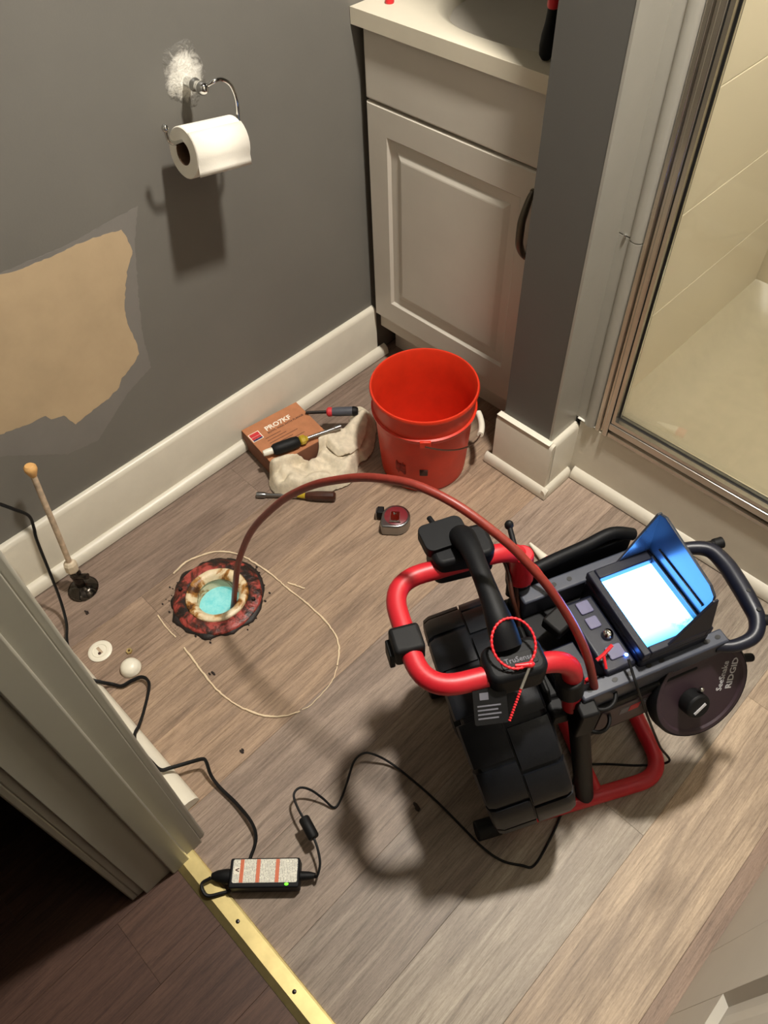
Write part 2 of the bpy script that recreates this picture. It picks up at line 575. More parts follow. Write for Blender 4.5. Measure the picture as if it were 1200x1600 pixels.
def text(body, size, material, parent, mtx, name='lettering', ext=0.0003, align_x='CENTER', bold=0.0):
    cu = bpy.data.curves.new(name, 'FONT')
    cu.body = body
    cu.size = size
    cu.extrude = ext
    cu.offset = bold
    cu.align_x = align_x
    cu.align_y = 'CENTER'
    cu.resolution_u = 2
    tmp = bpy.data.objects.new(name + '_c', cu)
    COL.objects.link(tmp)
    bpy.context.view_layer.update()
    me = bpy.data.meshes.new_from_object(tmp.evaluated_get(bpy.context.evaluated_depsgraph_get()))
    bpy.data.objects.remove(tmp, do_unlink=True)
    me.transform(mtx)
    me.materials.clear()
    me.materials.append(material)
    o = bpy.data.objects.new(name, me)
    COL.objects.link(o)
    o.parent = parent
    return o

# ================================================================== STRUCTURE
XW = -1.264           # left wall face
CEIL = 2.40
FX, FY = -0.935, 0.362   # flange centre

# ---- bathroom floor: base slab with the drain hole, planks as children
def boolean_hole(o, r, c):
    mb = MB().lathe([(0, -0.2), (r, -0.2), (r, 0.2), (0, 0.2)], 48, Matrix.Translation((c[0], c[1], 0)))
    cut = mb.build('cutter', M['dark'], smooth=False)
    md = o.modifiers.new('hole', 'BOOLEAN')
    md.operation = 'DIFFERENCE'
    md.object = cut
    md.solver = 'EXACT'
    bpy.context.view_layer.update()
    dg = bpy.context.evaluated_depsgraph_get()
    me = bpy.data.meshes.new_from_object(o.evaluated_get(dg))
    o.modifiers.clear()
    o.data = me
    bpy.data.objects.remove(cut, do_unlink=True)

floor = struct(MB().box(-1.30, 0.75, -0.02, 2.2, -0.04, -0.0085).build('floor', M['underlay'], smooth=False))
boolean_hole(floor, 0.062, (FX, FY))

def planks(parent, material, seams, y0, y1, joints, name='plank', holes=False, tones=None):
    shared = {}
    for i in range(len(seams) - 1):
        xa, xb = seams[i], seams[i + 1]
        ys = [y0] + [j for j in joints[i % len(joints)] if y0 < j < y1] + [y1]
        for j in range(len(ys) - 1):
            ya, yb = ys[j], ys[j + 1]
            key = (round(xb - xa, 4), round(yb - ya, 4))
            cx, cy = (xa + xb) / 2, (ya + yb) / 2
            need_hole = holes and xa < FX + 0.07 and xb > FX - 0.07 and ya < FY + 0.07 and yb > FY - 0.07
            g = 0.00012
            if key in shared and not need_hole:
                o = bpy.data.objects.new(name, shared[key])
                COL.objects.link(o)
                o.location = (cx, cy, 0)
                o.parent = parent
            else:
                w, h = (xb - xa) / 2 - g, (yb - ya) / 2 - g
                b = 0.00035
                mb = MB()
                lo = [(-w, -h, -0.008), (w, -h, -0.008), (w, h, -0.008), (-w, h, -0.008)]
                md = [(-w, -h, -b), (w, -h, -b), (w, h, -b), (-w, h, -b)]
                hi = [(-w + b, -h + b, 0), (w - b, -h + b, 0), (w - b, h - b, 0), (-w + b, h - b, 0)]
                L = [[mb.bm.verts.new(p) for p in q] for q in (lo, md, hi)]
                for A, B in ((L[0], L[1]), (L[1], L[2])):
                    for k in range(4):
                        mb.bm.faces.new((A[k], A[(k + 1) % 4], B[(k + 1) % 4], B[k]))
                mb.bm.faces.new(L[2]); mb.bm.faces.new(list(reversed(L[0])))
                o = mb.build(name, material, parent, smooth=False, loc=(cx, cy, 0))
                if need_hole:
                    boolean_hole(o, 0.060, (FX - cx, FY - cy)) if False else None
                    cutm = MB().lathe([(0, -0.2), (0.060, -0.2), (0.060, 0.2), (0, 0.2)], 48, Matrix.Translation((FX, FY, 0))).build('cutter', M['dark'], smooth=False)
                    mo = o.modifiers.new('hole', 'BOOLEAN'); mo.operation = 'DIFFERENCE'; mo.object = cutm; mo.solver = 'EXACT'
                    bpy.context.view_layer.update()
                    me = bpy.data.meshes.new_from_object(o.evaluated_get(bpy.context.evaluated_depsgraph_get()))
                    o.modifiers.clear(); o.data = me
                    bpy.data.objects.remove(cutm, do_unlink=True)
                else:
                    shared[key] = o.data
            if tones:
                f_ = 1 + 0.05 * math.sin(7.3 * i + 3.1 * j)
                o.color = tuple(v * f_ for v in lin(tones[i % len(tones)])[:3]) + (1,)

seams = [-1.262, -1.215, -1.0625, -0.910, -0.758, -0.6035, -0.450, -0.298, -0.144, 0.0175, 0.1675, 0.320, 0.472, 0.625]
joints = [[9], [0.62], [0.245], [1.02], [1.10], [0.93], [0.66], [0.98], [0.58], [0.95], [0.8], [0.9], [0.9]]
TONES = [(146, 127, 113), (144, 125, 111), (160, 137, 117), (174, 149, 125), (176, 150, 125), (161, 142, 126), (155, 138, 122), (150, 137, 123), (172, 160, 143), (192, 170, 144), (164, 139, 119), (170, 148, 128)]
planks(floor, M['plank'], seams, 0.003, 1.192, joints, holes=True, tones=TONES)
planks(floor, M['plank'], [-1.262, -1.0625, -0.910, -0.758], 1.1925, 1.70, [[9]], tones=TONES)

# ---- hall floor
hall = struct(MB().box(-2.2, 1.4, -1.9, -0.0205, -0.04, -0.0085).build('floor_hall', M['underlay'], smooth=False))
hs = [-2.19]
while hs[-1] < 1.3:
    hs.append(hs[-1] + 0.127)
planks(hall, M['hallplank'], hs, -1.89, -0.036, [[-0.75], [-1.2, -0.28], [-0.55], [-0.95, -0.16], [-0.40, -1.3]])

# ---- walls
def wall(name, material, *boxes):
    mb = MB()
    for b in boxes:
        mb.box(*b)
    return struct(mb.build(name, material, smooth=False))

wl = wall('wall_left', M['wall'], (XW - 0.1, XW, -0.1, 1.72, 0, CEIL))
wall('wall_back', M['wall'], (XW - 0.1, -0.74, 1.70, 1.80, 0, CEIL))
part = wall('wall_partition', M['wallshade'], (-0.74, -0.612, 1.10, 2.16, 0, CEIL))
wall('wall_right', M['wall'], (0.62, 0.72, -0.1, 1.22, 0, CEIL))
wall('wall_shower_side', M['wall'], (0.30, 0.72, 1.22, 2.16, 0, CEIL))
wall('wall_shower_back', M['cream'], (-0.74, 0.72, 2.06, 2.16, 0, CEIL))
wall('wall_door_side', M['wall'], (XW - 0.1, -0.556, -0.096, 0.02, 0, CEIL), (0.262, 0.72, -0.096, 0.02, 0, CEIL), (-0.556, 0.262, -0.096, 0.02, 2.05, CEIL))
wall('wall_hall_end', M['wall'], (-2.2, 1.4, -1.98, -1.88, 0, CEIL))
wall('wall_hall_left', M['wall'], (-2.28, -2.18, -1.9, -0.08, 0, CEIL))
wall('wall_hall_right', M['wall'], (1.3, 1.4, -1.9, -0.08, 0, CEIL))
wall('ceiling', M['ceil'], (-2.3, 1.4, -1.98, 2.16, CEIL, CEIL + 0.08))
wall('wall_hall_near', M['wall'], (-2.3, XW - 0.1, -0.096, 0.02, 0, CEIL), (0.72, 1.4, -0.096, 0.02, 0, CEIL))

# ---- unpainted patch and plaster on the left wall: real thin layers
def wall_blob(name, material, pts, x0, x1, ragged=0.0, rough_top=0.0, per=4):
    P = []
    n = len(pts)
    for i in range(n):
        a, b = Vector(pts[i]), Vector(pts[(i + 1) % n])
        m = max(1, int((b - a).length / 0.006))
        for k in range(m):
            q = a.lerp(b, k / m)
            if ragged:
                q = q + Vector((random.gauss(0, ragged), random.gauss(0, ragged)))
            P.append(q)
    mb = MB()
    A = [mb.bm.verts.new((x0, p[0], p[1])) for p in P]
    B = [mb.bm.verts.new((x1, p[0], p[1])) for p in P]
    from mathutils.geometry import tessellate_polygon
    for tri in tessellate_polygon([[Vector((p[0], p[1], 0)) for p in P]]):
        mb.bm.faces.new([B[k] for k in tri])
    for i in range(len(P)):
        j = (i + 1) % len(P)
        mb.bm.faces.new((A[i], A[j], B[j], B[i]))
    return mb.build(name, material, wl, smooth=False)

PATCH = [(0.327, 0.696), (0.36, 0.689), (0.408, 0.686), (0.471, 0.685), (0.523, 0.68), (0.561, 0.673), (0.566, 0.654), (0.569, 0.625), (0.551, 0.602), (0.536, 0.574), (0.516, 0.526), (0.51, 0.483), (0.516, 0.438), (0.512, 0.412), (0.492, 0.394), (0.458, 0.378), (0.445, 0.363), (0.417, 0.351), (0.385, 0.347), (0.332, 0.337), (0.319, 0.371), (0.293, 0.38), (0.285, 0.395), (0.252, 0.398), (0.226, 0.403), (0.196, 0.41), (0.12, 0.43), (0.10, 0.56), (0.13, 0.70), (0.22, 0.705)]
HALO = [(0.30, 0.70), (0.456, 0.692), (0.512, 0.696), (0.606, 0.70), (0.578, 0.639), (0.556, 0.551), (0.533, 0.45), (0.528, 0.365), (0.462, 0.338), (0.36, 0.268), (0.29, 0.28), (0.183, 0.36), (0.09, 0.40), (0.08, 0.70)]
wall_blob('thin_paint_coat', M['halo'], HALO, XW - 0.001, XW + 0.0003, 0.0007)
wall_blob('bare_beige_patch', M['patch'], PATCH, XW - 0.001, XW + 0.0006, 0.0007)

# spackle around the paper holder: lumpy low mound on the wall
mb = MB()
cy, cz = 0.762, 0.879
def pj(a, r):
    return 1.0 + 0.12 * mnoise.noise(Vector((math.cos(a) * 2.2, math.sin(a) * 2.2, r * 60))) + 0.05 * math.sin(5 * a + 1)
mb.lathe([(0.050, -0.0004), (0.044, 0.0006), (0.034, 0.0025), (0.028, 0.0022), (0.019, 0.007), (0.010, 0.0055), (0.0, 0.006)], 44,
         Matrix.Rotation(PI / 2, 4, 'Y') @ Matrix.Diagonal((1.12, 0.88, 1, 1)), jitter=pj)
sp = mb.build('spackle_mound', M['spackle'], wl, loc=(XW, cy, cz))

# ---- baseboards
def base_profile(h=0.165, t=0.015):
    return [(0, 0), (t, 0), (t, h - 0.012), (t - 0.003, h - 0.004), (t - 0.008, h), (0, h)]
def shoe_profile(t=0.015, w=0.018, h=0.030):
    return [(t, 0.003), (t + w, 0.003), (t + w, 0.012), (t + w * 0.82, 0.022), (t + w * 0.45, 0.028), (t, h)]
def run(name, prof, p0, p1, out, material, parent=None, bevel=0.0):
    """extrude profile (offset from wall, z) from p0 to p1; out = outward normal"""
    p0, p1, out = Vector(p0 + (0,)), Vector(p1 + (0,)), Vector(out + (0,))
    mb = MB()
    A = [mb.bm.verts.new(p0 + out * q[0] + Vector((0, 0, q[1]))) for q in prof]
    B = [mb.bm.verts.new(p1 + out * q[0] + Vector((0, 0, q[1]))) for q in prof]
    n = len(prof)
    mb.bm.faces.new(A); mb.bm.faces.new(list(reversed(B)))
    for i in range(n):
        j = (i + 1) % n
        mb.bm.faces.new((A[i], B[i], B[j], A[j]))
    return mb.build(name, material, parent, bevel=bevel, ang=0.9)

b = struct(run('baseboard_left', base_profile(), (XW, 0.02), (XW, 1.180), (1, 0), M['white']))
run('shoe_molding', shoe_profile(), (XW, 0.02), (XW, 1.205), (1, 0), M['white'], b)
b = struct(run('baseboard_door_side', base_profile(), (-1.249, 0.02), (-0.607, 0.02), (0, 1), M['white']))
run('shoe_molding', shoe_profile(0.015, 0.029), (-1.232, 0.02), (-0.605, 0.02), (0, 1), M['white'], b)
# partition end: front piece, right return, left return
b = struct(run('baseboard_partition', base_profile(), (-0.752, 1.10), (-0.592, 1.10), (0, -1), M['white']))
run('return_board', base_profile(), (-0.607, 1.0985), (-0.607, 1.192), (1, 0), M['white'], b)
run('return_board', base_profile(0.165, 0.013), (-0.74, 1.0985), (-0.74, 1.165), (-1, 0), M['white'], b)
run('shoe_molding', shoe_profile(0.015, 0.012), (-0.768, 1.10), (-0.5795, 1.10), (0, -1), M['white'], b)
run('shoe_molding', shoe_profile(0.015, 0.012), (-0.607, 1.0735), (-0.607, 1.178), (1, 0), M['white'], b)
# flaking paint on the partition board cap
mb = MB()
mb.box(-0.752, -0.600, 1.0845, 1.101, 0.1655, 0.168)
mb.build('board_cap', M['whiteplastic'], b, bevel=0.001)

# ---- door frame on the left (rebate, stop, jamb, hall casing)
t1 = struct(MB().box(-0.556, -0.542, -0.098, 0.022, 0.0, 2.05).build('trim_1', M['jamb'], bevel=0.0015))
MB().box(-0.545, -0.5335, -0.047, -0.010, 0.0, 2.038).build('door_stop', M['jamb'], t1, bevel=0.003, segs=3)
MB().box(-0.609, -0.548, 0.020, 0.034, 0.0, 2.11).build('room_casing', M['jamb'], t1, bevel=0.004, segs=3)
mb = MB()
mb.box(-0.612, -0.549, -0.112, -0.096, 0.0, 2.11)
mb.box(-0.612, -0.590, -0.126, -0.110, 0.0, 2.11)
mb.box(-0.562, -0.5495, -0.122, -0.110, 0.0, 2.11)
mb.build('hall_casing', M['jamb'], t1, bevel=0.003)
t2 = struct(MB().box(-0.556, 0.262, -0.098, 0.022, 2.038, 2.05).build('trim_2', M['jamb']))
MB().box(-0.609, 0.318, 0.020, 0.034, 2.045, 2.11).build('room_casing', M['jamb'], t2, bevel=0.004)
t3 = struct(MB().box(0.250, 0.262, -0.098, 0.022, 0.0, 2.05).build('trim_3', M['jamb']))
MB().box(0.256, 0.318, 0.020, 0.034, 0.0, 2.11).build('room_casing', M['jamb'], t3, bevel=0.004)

# ---- brass threshold
th = empty('threshold_strip', (-0.14, -0.016, 0))
tag(th, 'brass threshold strip with small screws between bathroom and hall floor', 'threshold')
mb = MB()
prof = [(-0.021, 0.0), (-0.021, 0.0012), (-0.0085, 0.006), (0.0155, 0.006), (0.0185, 0.0045), (0.0195, 0.0)]
A = [mb.bm.verts.new((-0.402, y, z)) for y, z in prof]
B = [mb.bm.verts.new((0.388, y, z)) for y, z in prof]
mb.bm.faces.new(A); mb.bm.faces.new(list(reversed(B)))
for i in range(len(prof)):
    j = (i + 1) % len(prof)
    mb.bm.faces.new((A[i], B[i], B[j], A[j]))
mb.build('strip', M['brass'], th, smooth=False)
for x in (-0.253, -0.108, 0.05, 0.2):
    MB().lathe([(0, 0.0072), (0.0022, 0.0070), (0.0036, 0.0060), (0.0036, 0.0052)], 14, Matrix.Translation((x, 0.002, 0))).build('screw', M['darksteel'], th)

# ---- door, opened into the bathroom (face at x = 0.195)
d = empty('door_1', (0.213, 0.42, 0.012)); struct(d)
def panel_door():
    y0, y1 = -0.385, 0.385
    z1 = 2.015
    stiles = [(-0.385, -0.285), (-0.045, 0.075), (0.315, 0.385)]
    rails = [(0.0, 0.262), (0.80, 0.98), (1.58, 1.70), (1.90, z1)]
    mb = MB()
    for a, c in stiles:
        mb.box(-0.018, 0.018, a, c, 0, z1)
    for a, c in rails:
        for (s0, s1) in ((-0.285, -0.045), (0.075, 0.315)):
            mb.box(-0.018, 0.018, s0, s1, a, c)
    mb.build('frame', M['door'], d, bevel=0.0008)
    for (pa, pb) in ((0.262, 0.80), (0.98, 1.58), (1.70, 1.90)):
        for (s0, s1) in ((-0.285, -0.045), (0.075, 0.315)):
            m2 = MB()
            for sgn in (-1, 1):
                xo, xi, xm = sgn * 0.018, sgn * 0.008, sgn * 0.013
                ins = [(0.0, xo), (0.013, xi), (0.028, xi), (0.052, xm)]
                rings = []
                for off, x in ins:
                    rings.append([m2.bm.verts.new(v) for v in ((x, s0 + off, pa + off), (x, s1 - off, pa + off), (x, s1 - off, pb - off), (x, s0 + off, pb - off))])
                for A, B in zip(rings[:-1], rings[1:]):
                    for k in range(4):
                        m2.bm.faces.new((A[k], A[(k + 1) % 4], B[(k + 1) % 4], B[k]))
                m2.bm.faces.new(rings[-1])
            m2.build('door_panel', M['door'], d, smooth=False)
panel_door()
mb = MB()
mb.tube([(-0.018, 0.35, 0.93), (-0.04, 0.35, 0.93)], 0.011, 14)
mb.ball((-0.055, 0.35, 0.93), 0.026, 0.8, 1, 1)
mb.build('door_knob', M['steel'], d)

# ---- ceiling lamp fixture (above the frame)
lf = empty('ceiling_lamp', (-0.35, 0.92, CEIL))
tag(lf, 'round ceiling lamp over the middle of the bathroom', 'ceiling lamp')
MB().lathe([(0.0, -0.001), (0.15, -0.001), (0.15, -0.02), (0.13, -0.025), (0.0, -0.025)], 40).build('base_plate', M['whiteplastic'], lf)
MB().lathe([(0.0, -0.025), (0.05, -0.025), (0.05, -0.030), (0.0, -0.030)], 28).build('diffuser', M['lampglass'], lf)

# ================================================================== SHOWER
# curb with shoe, jamb trim, chrome framed glass door, tiled left wall, pan
mb = MB()
prof = [(1.190, 0.0), (1.190, 0.176), (1.196, 0.182), (1.262, 0.182), (1.262, 0.0)]
A = [mb.bm.verts.new((-0.592, y, z)) for y, z in prof]
B = [mb.bm.verts.new((0.30, y, z)) for y, z in prof]
mb.bm.faces.new(A); mb.bm.faces.new(list(reversed(B)))
for i in range(len(prof)):
    j = (i + 1) % len(prof)
    mb.bm.faces.new((A[i], B[i], B[j], A[j]))
curb = struct(mb.build('trim_4', M['white'], smooth=False))
run('shoe_molding', shoe_profile(0.0, 0.016, 0.032), (-0.579, 1.190), (0.62, 1.190), (0, -1), M['white'], curb)
MB().box(0.30, 0.62, 1.190, 1.22, 0, CEIL).build('side_board', M['white'], curb)

# white trim on the right face of the partition end and the bullnose moulding beside the shower frame
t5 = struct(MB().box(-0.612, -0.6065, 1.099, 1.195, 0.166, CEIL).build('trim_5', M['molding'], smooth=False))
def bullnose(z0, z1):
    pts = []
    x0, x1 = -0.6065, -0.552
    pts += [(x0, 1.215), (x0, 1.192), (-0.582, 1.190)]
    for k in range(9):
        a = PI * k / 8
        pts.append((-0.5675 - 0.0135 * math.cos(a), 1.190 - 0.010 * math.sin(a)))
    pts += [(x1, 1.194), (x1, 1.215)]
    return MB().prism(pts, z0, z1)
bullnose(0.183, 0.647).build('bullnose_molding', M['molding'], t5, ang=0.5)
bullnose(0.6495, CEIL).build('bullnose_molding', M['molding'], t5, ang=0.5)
MB().ball((-0.592, 1.189, 0.649), 0.0035, 1, 0.7, 1, 10).build('nail_head', M['chrome'], t5)
MB().box(-0.600, -0.553, 1.186, 1.20, 0.1825, 0.1855).box(-0.573, -0.556, 1.1865, 1.198, 0.19, 0.206).build('caulk_lump', M['plaster'], t5, bevel=0.002)

sd = empty('shower_door', (-0.1, 1.205, 0.182))
tag(sd, 'clear glass shower door in a polished metal frame above white curb', 'shower door')
def L(x, y, z):
    return (x + 0.1, y - 1.205, z - 0.182)
def sdbox(mb, x0, x1, y0, y1, z0, z1):
    a, c = L(x0, y0, z0), L(x1, y1, z1)
    return mb.box(a[0], c[0], a[1], c[1], a[2], c[2])
mb = MB()
# jamb: several vertical flutes
for (x0, x1, y0) in ((-0.5515, -0.541, 1.183), (-0.541, -0.531, 1.190), (-0.531, -0.519, 1.180)):
    sdbox(mb, x0, x1, y0, 1.222, 0.183, 2.05)
mb.build('jamb_rail', M['brushed'], sd, bevel=0.002, segs=3)
mb = MB()
for (y0, z0, z1) in ((1.183, 0.1835, 0.196), (1.190, 0.196, 0.206), (1.181, 0.206, 0.224)):
    sdbox(mb, -0.519, 0.30, y0, 1.222, z0, z1)
mb.build('bottom_rail', M['brushed'], sd, bevel=0.002, segs=3)
mb = MB()
sdbox(mb, -0.519, -0.517, 1.184, 1.218, 0.224, 2.05)
sdbox(mb, -0.517, 0.30, 1.184, 1.218, 0.224, 0.2255)
mb.build('outer_gasket', M['gasket'], sd)
mb = MB()
sdbox(mb, -0.517, -0.5095, 1.184, 1.215, 0.2255, 2.05)
sdbox(mb, -0.5095, 0.30, 1.184, 1.215, 0.2255, 0.2345)
mb.build('door_edge', M['brushed'], sd)
mb = MB()
sdbox(mb, -0.5095, -0.5068, 1.198, 1.209, 0.2345, 2.05)
sdbox(mb, -0.5068, 0.30, 1.198, 1.209, 0.2345, 0.2372)
mb.build('inner_gasket', M['gasket'], sd)
mb = MB()
sdbox(mb, -0.5065, 0.297, 1.2005, 1.2065, 0.2375, 2.04)
mb.build('glass_pane', M['glass'], sd, smooth=False)
mb = MB()
sdbox(mb, -0.5515, 0.30, 1.183, 1.222, 2.05, 2.08)
mb.build('head_rail', M['brushed'], sd, bevel=0.002)

# tiled left wall of the shower: rows as pieces
ws = struct(MB().box(-0.6119, -0.606, 1.222, 2.06, 0.0, CEIL).build('wall_shower_left', M['grout'], smooth=False))
zrow = 0.0855
while zrow < 2.3:
    y = 1.2225
    MB().box(-0.606, -0.598, y, 2.058, zrow + 0.001, zrow + 0.2475 - 0.001).build('tile', M['cream'], ws, bevel=0.0016)
    zrow += 0.2475
pan = MB()
ring0 = []
NXp, NYp = 20, 20
vs = {}
for i in range(NXp + 1):
    for j in range(NYp + 1):
        x = -0.598 + (0.30 + 0.598) * i / NXp
        yy = 1.262 + (2.06 - 1.262) * j / NYp
        e = min(x + 0.598, 0.30 - x, yy - 1.262, 2.06 - yy)
        z = 0.030 + 0.075 * max(0, 1 - e / 0.12) ** 2.2
        vs[i, j] = pan.bm.verts.new((x, yy, z))
for i in range(NXp):
    for j in range(NYp):
        pan.bm.faces.new((vs[i, j], vs[i + 1, j], vs[i + 1, j + 1], vs[i, j + 1]))
pano = struct(pan.build('floor_shower_pan', M['pan'], ang=2))

# ================================================================== VANITY
van = empty('vanity_cabinet', (-1.0, 1.42, 0))
tag(van, 'off white bathroom vanity cabinet with raised panel door and false drawer', 'vanity cabinet')
ox, oy = 1.0, -1.42
def vb(mb, x0, x1, y0, y1, z0, z1):
    return mb.box(x0 + ox, x1 + ox, y0 + oy, y1 + oy, z0, z1)
mb = MB()
vb(mb, -1.241, -0.752, 1.1895, 1.69, 0.105, 0.855)
mb.build('body', M['vanity'], van, bevel=0.001)
mb = MB(); vb(mb, -1.241, -0.752, 1.245, 1.262, 0.0, 0.1049); mb.build('toe_kick', M['vanity'], van)
mb = MB(); vb(mb, -1.241, -1.226, 1.262, 1.69, 0.0, 0.1049); mb.build('side_foot', M['vanity'], van)
mb = MB(); vb(mb, -1.241, -0.752, 1.171, 1.189, 0.712, 0.853)
mb.build('false_drawer', M['vanity'], van, bevel=0.004, segs=3)
def raised_panel(name, x0, x1, z0, z1, yf, parent):
    m2 = MB()
    ins = [(0, yf + 0.018), (0, yf + 0.003), (0.003, yf), (0.060, yf), (0.066, yf + 0.0065), (0.086, yf + 0.0065), (0.099, yf + 0.0015), (0.102, yf + 0.001)]
    rings = []
    for off, y in ins:
        rings.append([m2.bm.verts.new((v[0] + ox, v[1] + oy, v[2])) for v in ((x0 + off, y, z0 + off), (x1 - off, y, z0 + off), (x1 - off, y, z1 - off), (x0 + off, y, z1 - off))])
    for A, B in zip(rings[:-1], rings[1:]):
        for k in range(4):
            m2.bm.faces.new((A[k], A[(k + 1) % 4], B[(k + 1) % 4], B[k]))
    m2.bm.faces.new(rings[-1]); m2.bm.faces.new(list(reversed(rings[0])))
    return m2.build(name, M['vanity'], parent, smooth=False)
vd = raised_panel('door', -1.241, -0.756, 0.156, 0.706, 1.171, van)
hx = -0.789 + ox
hy = 1.171 + oy
mb = MB()
path = cr([(hx, hy - 0.001, 0.668), (hx, hy - 0.008, 0.660), (hx, hy - 0.018, 0.640), (hx, hy - 0.026, 0.618), (hx, hy - 0.027, 0.598), (hx, hy - 0.026, 0.572), (hx, hy - 0.018, 0.552), (hx, hy - 0.008, 0.536), (hx, hy - 0.001, 0.528)], 5)
n = len(path)
mb.tube(path, 0.005, 10, radii=[0.0050 + 0.0034 * math.sin(PI * i / (n - 1)) for i in range(n)])
mb.lathe([(0, 0), (0.0065, 0), (0.0065, 0.002), (0, 0.0025)], 12, align((hx, hy, 0.668), (0, -1, 0)))
mb.lathe([(0, 0), (0.0065, 0), (0.0065, 0.002), (0, 0.0025)], 12, align((hx, hy, 0.528), (0, -1, 0)))
ho = mb.build('handle', M['pewter'], vd)
ho['label'] = 'dark bow shaped metal handle'

# vanity top with moulded basin
vt = empty('countertop', (-1.0, 1.43, 0.855))
tag(vt, 'ivory moulded vanity top with sunken oval basin', 'countertop')
def superell(a, rx, ry, e=2.4):
    c, s = math.cos(a), math.sin(a)
    return (math.copysign(abs(c) ** (2 / e), c) * rx, math.copysign(abs(s) ** (2 / e), s) * ry)
mb = MB()
N = 64
cxb, cyb = 0.04, 0.0
x0, x1, y0, y1 = -0.263, 0.259, -0.270, 0.265
zt = 0.026
def rectpt(a):
    c, s = math.cos(a), math.sin(a)
    tx = ((x1 if c > 0 else x0) - cxb) / c if abs(c) > 1e-9 else 1e9
    ty = ((y1 if s > 0 else y0) - cyb) / s if abs(s) > 1e-9 else 1e9
    t = min(tx, ty)
    return (cxb + c * t, cyb + s * t)
outer, rings = [], []
angs = [2 * PI * (k + 0.5) / N for k in range(N)]
corners = [math.atan2(y - cyb, x - cxb) % (2 * PI) for x in (x0, x1) for y in (y0, y1)]
for c in corners:
    i = min(range(N), key=lambda q: abs((angs[q] - c + PI) % (2 * PI) - PI))
    angs[i] = c
top = [mb.bm.verts.new((*rectpt(a), zt)) for a in angs]
bot = [mb.bm.verts.new((*rectpt(a), -0.005)) for a in angs]
prof = [(0.228, 0.222, zt), (0.222, 0.216, zt - 0.002), (0.206, 0.199, zt - 0.014), (0.19, 0.18, zt - 0.05), (0.17, 0.155, zt - 0.09), (0.12, 0.11, zt - 0.125), (0.03, 0.03, zt - 0.137)]
rings = [top]
for rx, ry, z in prof:
    rings.append([mb.bm.verts.new((cxb + superell(a, rx, ry)[0], cyb + superell(a, rx, ry)[1], z)) for a in angs])
for A, B in zip(rings[:-1], rings[1:]):
    for k in range(N):
        mb.bm.faces.new((A[k], A[(k + 1) % N], B[(k + 1) % N], B[k]))
mb.bm.faces.new(rings[-1])
for k in range(N):
    mb.bm.faces.new((bot[k], bot[(k + 1) % N], top[(k + 1) % N], top[k]))
slab = mb.build('slab', M['counter'], vt, ang=0.6, bevel=0.004, segs=3)
MB().lathe([(0, 0.004), (0.02, 0.004), (0.028, 0.001), (0.03, -0.002)], 24, Matrix.Translation((cxb, cyb, zt - 0.137))).build('drain', M['chrome'], vt)
mb = MB(); mb.box(-0.263, 0.259, 0.245, 0.265, zt, zt + 0.08); mb.build('backsplash', M['counter'], vt, bevel=0.004)

# red tipped thing and the black tool on the vanity top
t = empty('wire_connector', (-1.214, 1.222, 0.8812))
tag(t, 'tiny red cone on the vanity top near the left wall', 'connector')
MB().lathe([(0, 0.0), (0.0085, 0.0), (0.0095, 0.003), (0.0070, 0.012), (0.0040, 0.020), (0, 0.022)], 18).build('cone', M['tie'], t)
MB().tube([(0, 0, 0.02), (0.001, 0.004, 0.045)], 0.0022, 8).build('stem', M['darksteel'], t)
t = empty('hand_tool', (-0.824, 1.207, 0.8812))
tag(t, 'black handled tool with red collar standing at right end of vanity top', 'tool')
tm = Matrix.Rotation(math.radians(2), 4, 'Y')
MB().lathe([(0, 0), (0.007, 0.001), (0.012, 0.008), (0.0135, 0.022), (0.0125, 0.040), (0.0095, 0.058), (0.0085, 0.076), (0.009, 0.080)], 20, tm).build('handle', M['rubber'], t)
MB().lathe([(0.009, 0.080), (0.0105, 0.083), (0.0105, 0.115), (0.008, 0.130), (0, 0.130)], 20, tm).build('collar', M['tie'], t)
MB().tube([tm @ Vector((0, 0, 0.13)), tm @ Vector((0, 0, 0.21))], 0.004, 10).build('shaft', M['steel'], t)

# ================================================================== PAPER HOLDER AND ROLL
ph = empty('paper_holder', (XW, 0.765, 0.868))
tag(ph, 'chrome toilet paper holder arm fixed to the grey wall', 'paper holder')
def W(x, y, z):
    return (x - XW, y - 0.765, z - 0.868)
mb = MB()
mb.tube([W(XW - 0.002, 0.762, 0.868), W(-1.235, 0.757, 0.873)], 0.0085, 18)
mb.lathe([(0, 0), (0.0105, 0), (0.0115, 0.004), (0.0105, 0.008), (0.0085, 0.011), (0.0085, 0.024), (0.011, 0.028), (0.011, 0.036), (0.008, 0.041), (0.004, 0.044), (0, 0.045)], 22, align(W(-1.232, 0.757, 0.873), (0.97, -0.14, 0.12)))
mb.build('post', M['chrome'], ph)
xa = -1.187
path = cr([W(-1.2, 0.752, 0.877), W(xa, 0.768, 0.886), W(xa, 0.785, 0.884), W(xa, 0.801, 0.870), W(xa, 0.808, 0.845), W(xa, 0.806, 0.818), W(xa, 0.802, 0.800), W(xa, 0.792, 0.793), W(xa, 0.77, 0.796), W(xa, 0.72, 0.806), W(xa, 0.685, 0.815), W(xa, 0.668, 0.818), W(xa, 0.659, 0.826), W(xa, 0.657, 0.842)], 7)
MB().tube(path, 0.0036, 12).build('arm', M['chrome'], ph)
MB().ball(W(xa, 0.657, 0.847), 0.0062, 1, 1, 1.15, 14).build('end_knob', M['chrome'], ph)

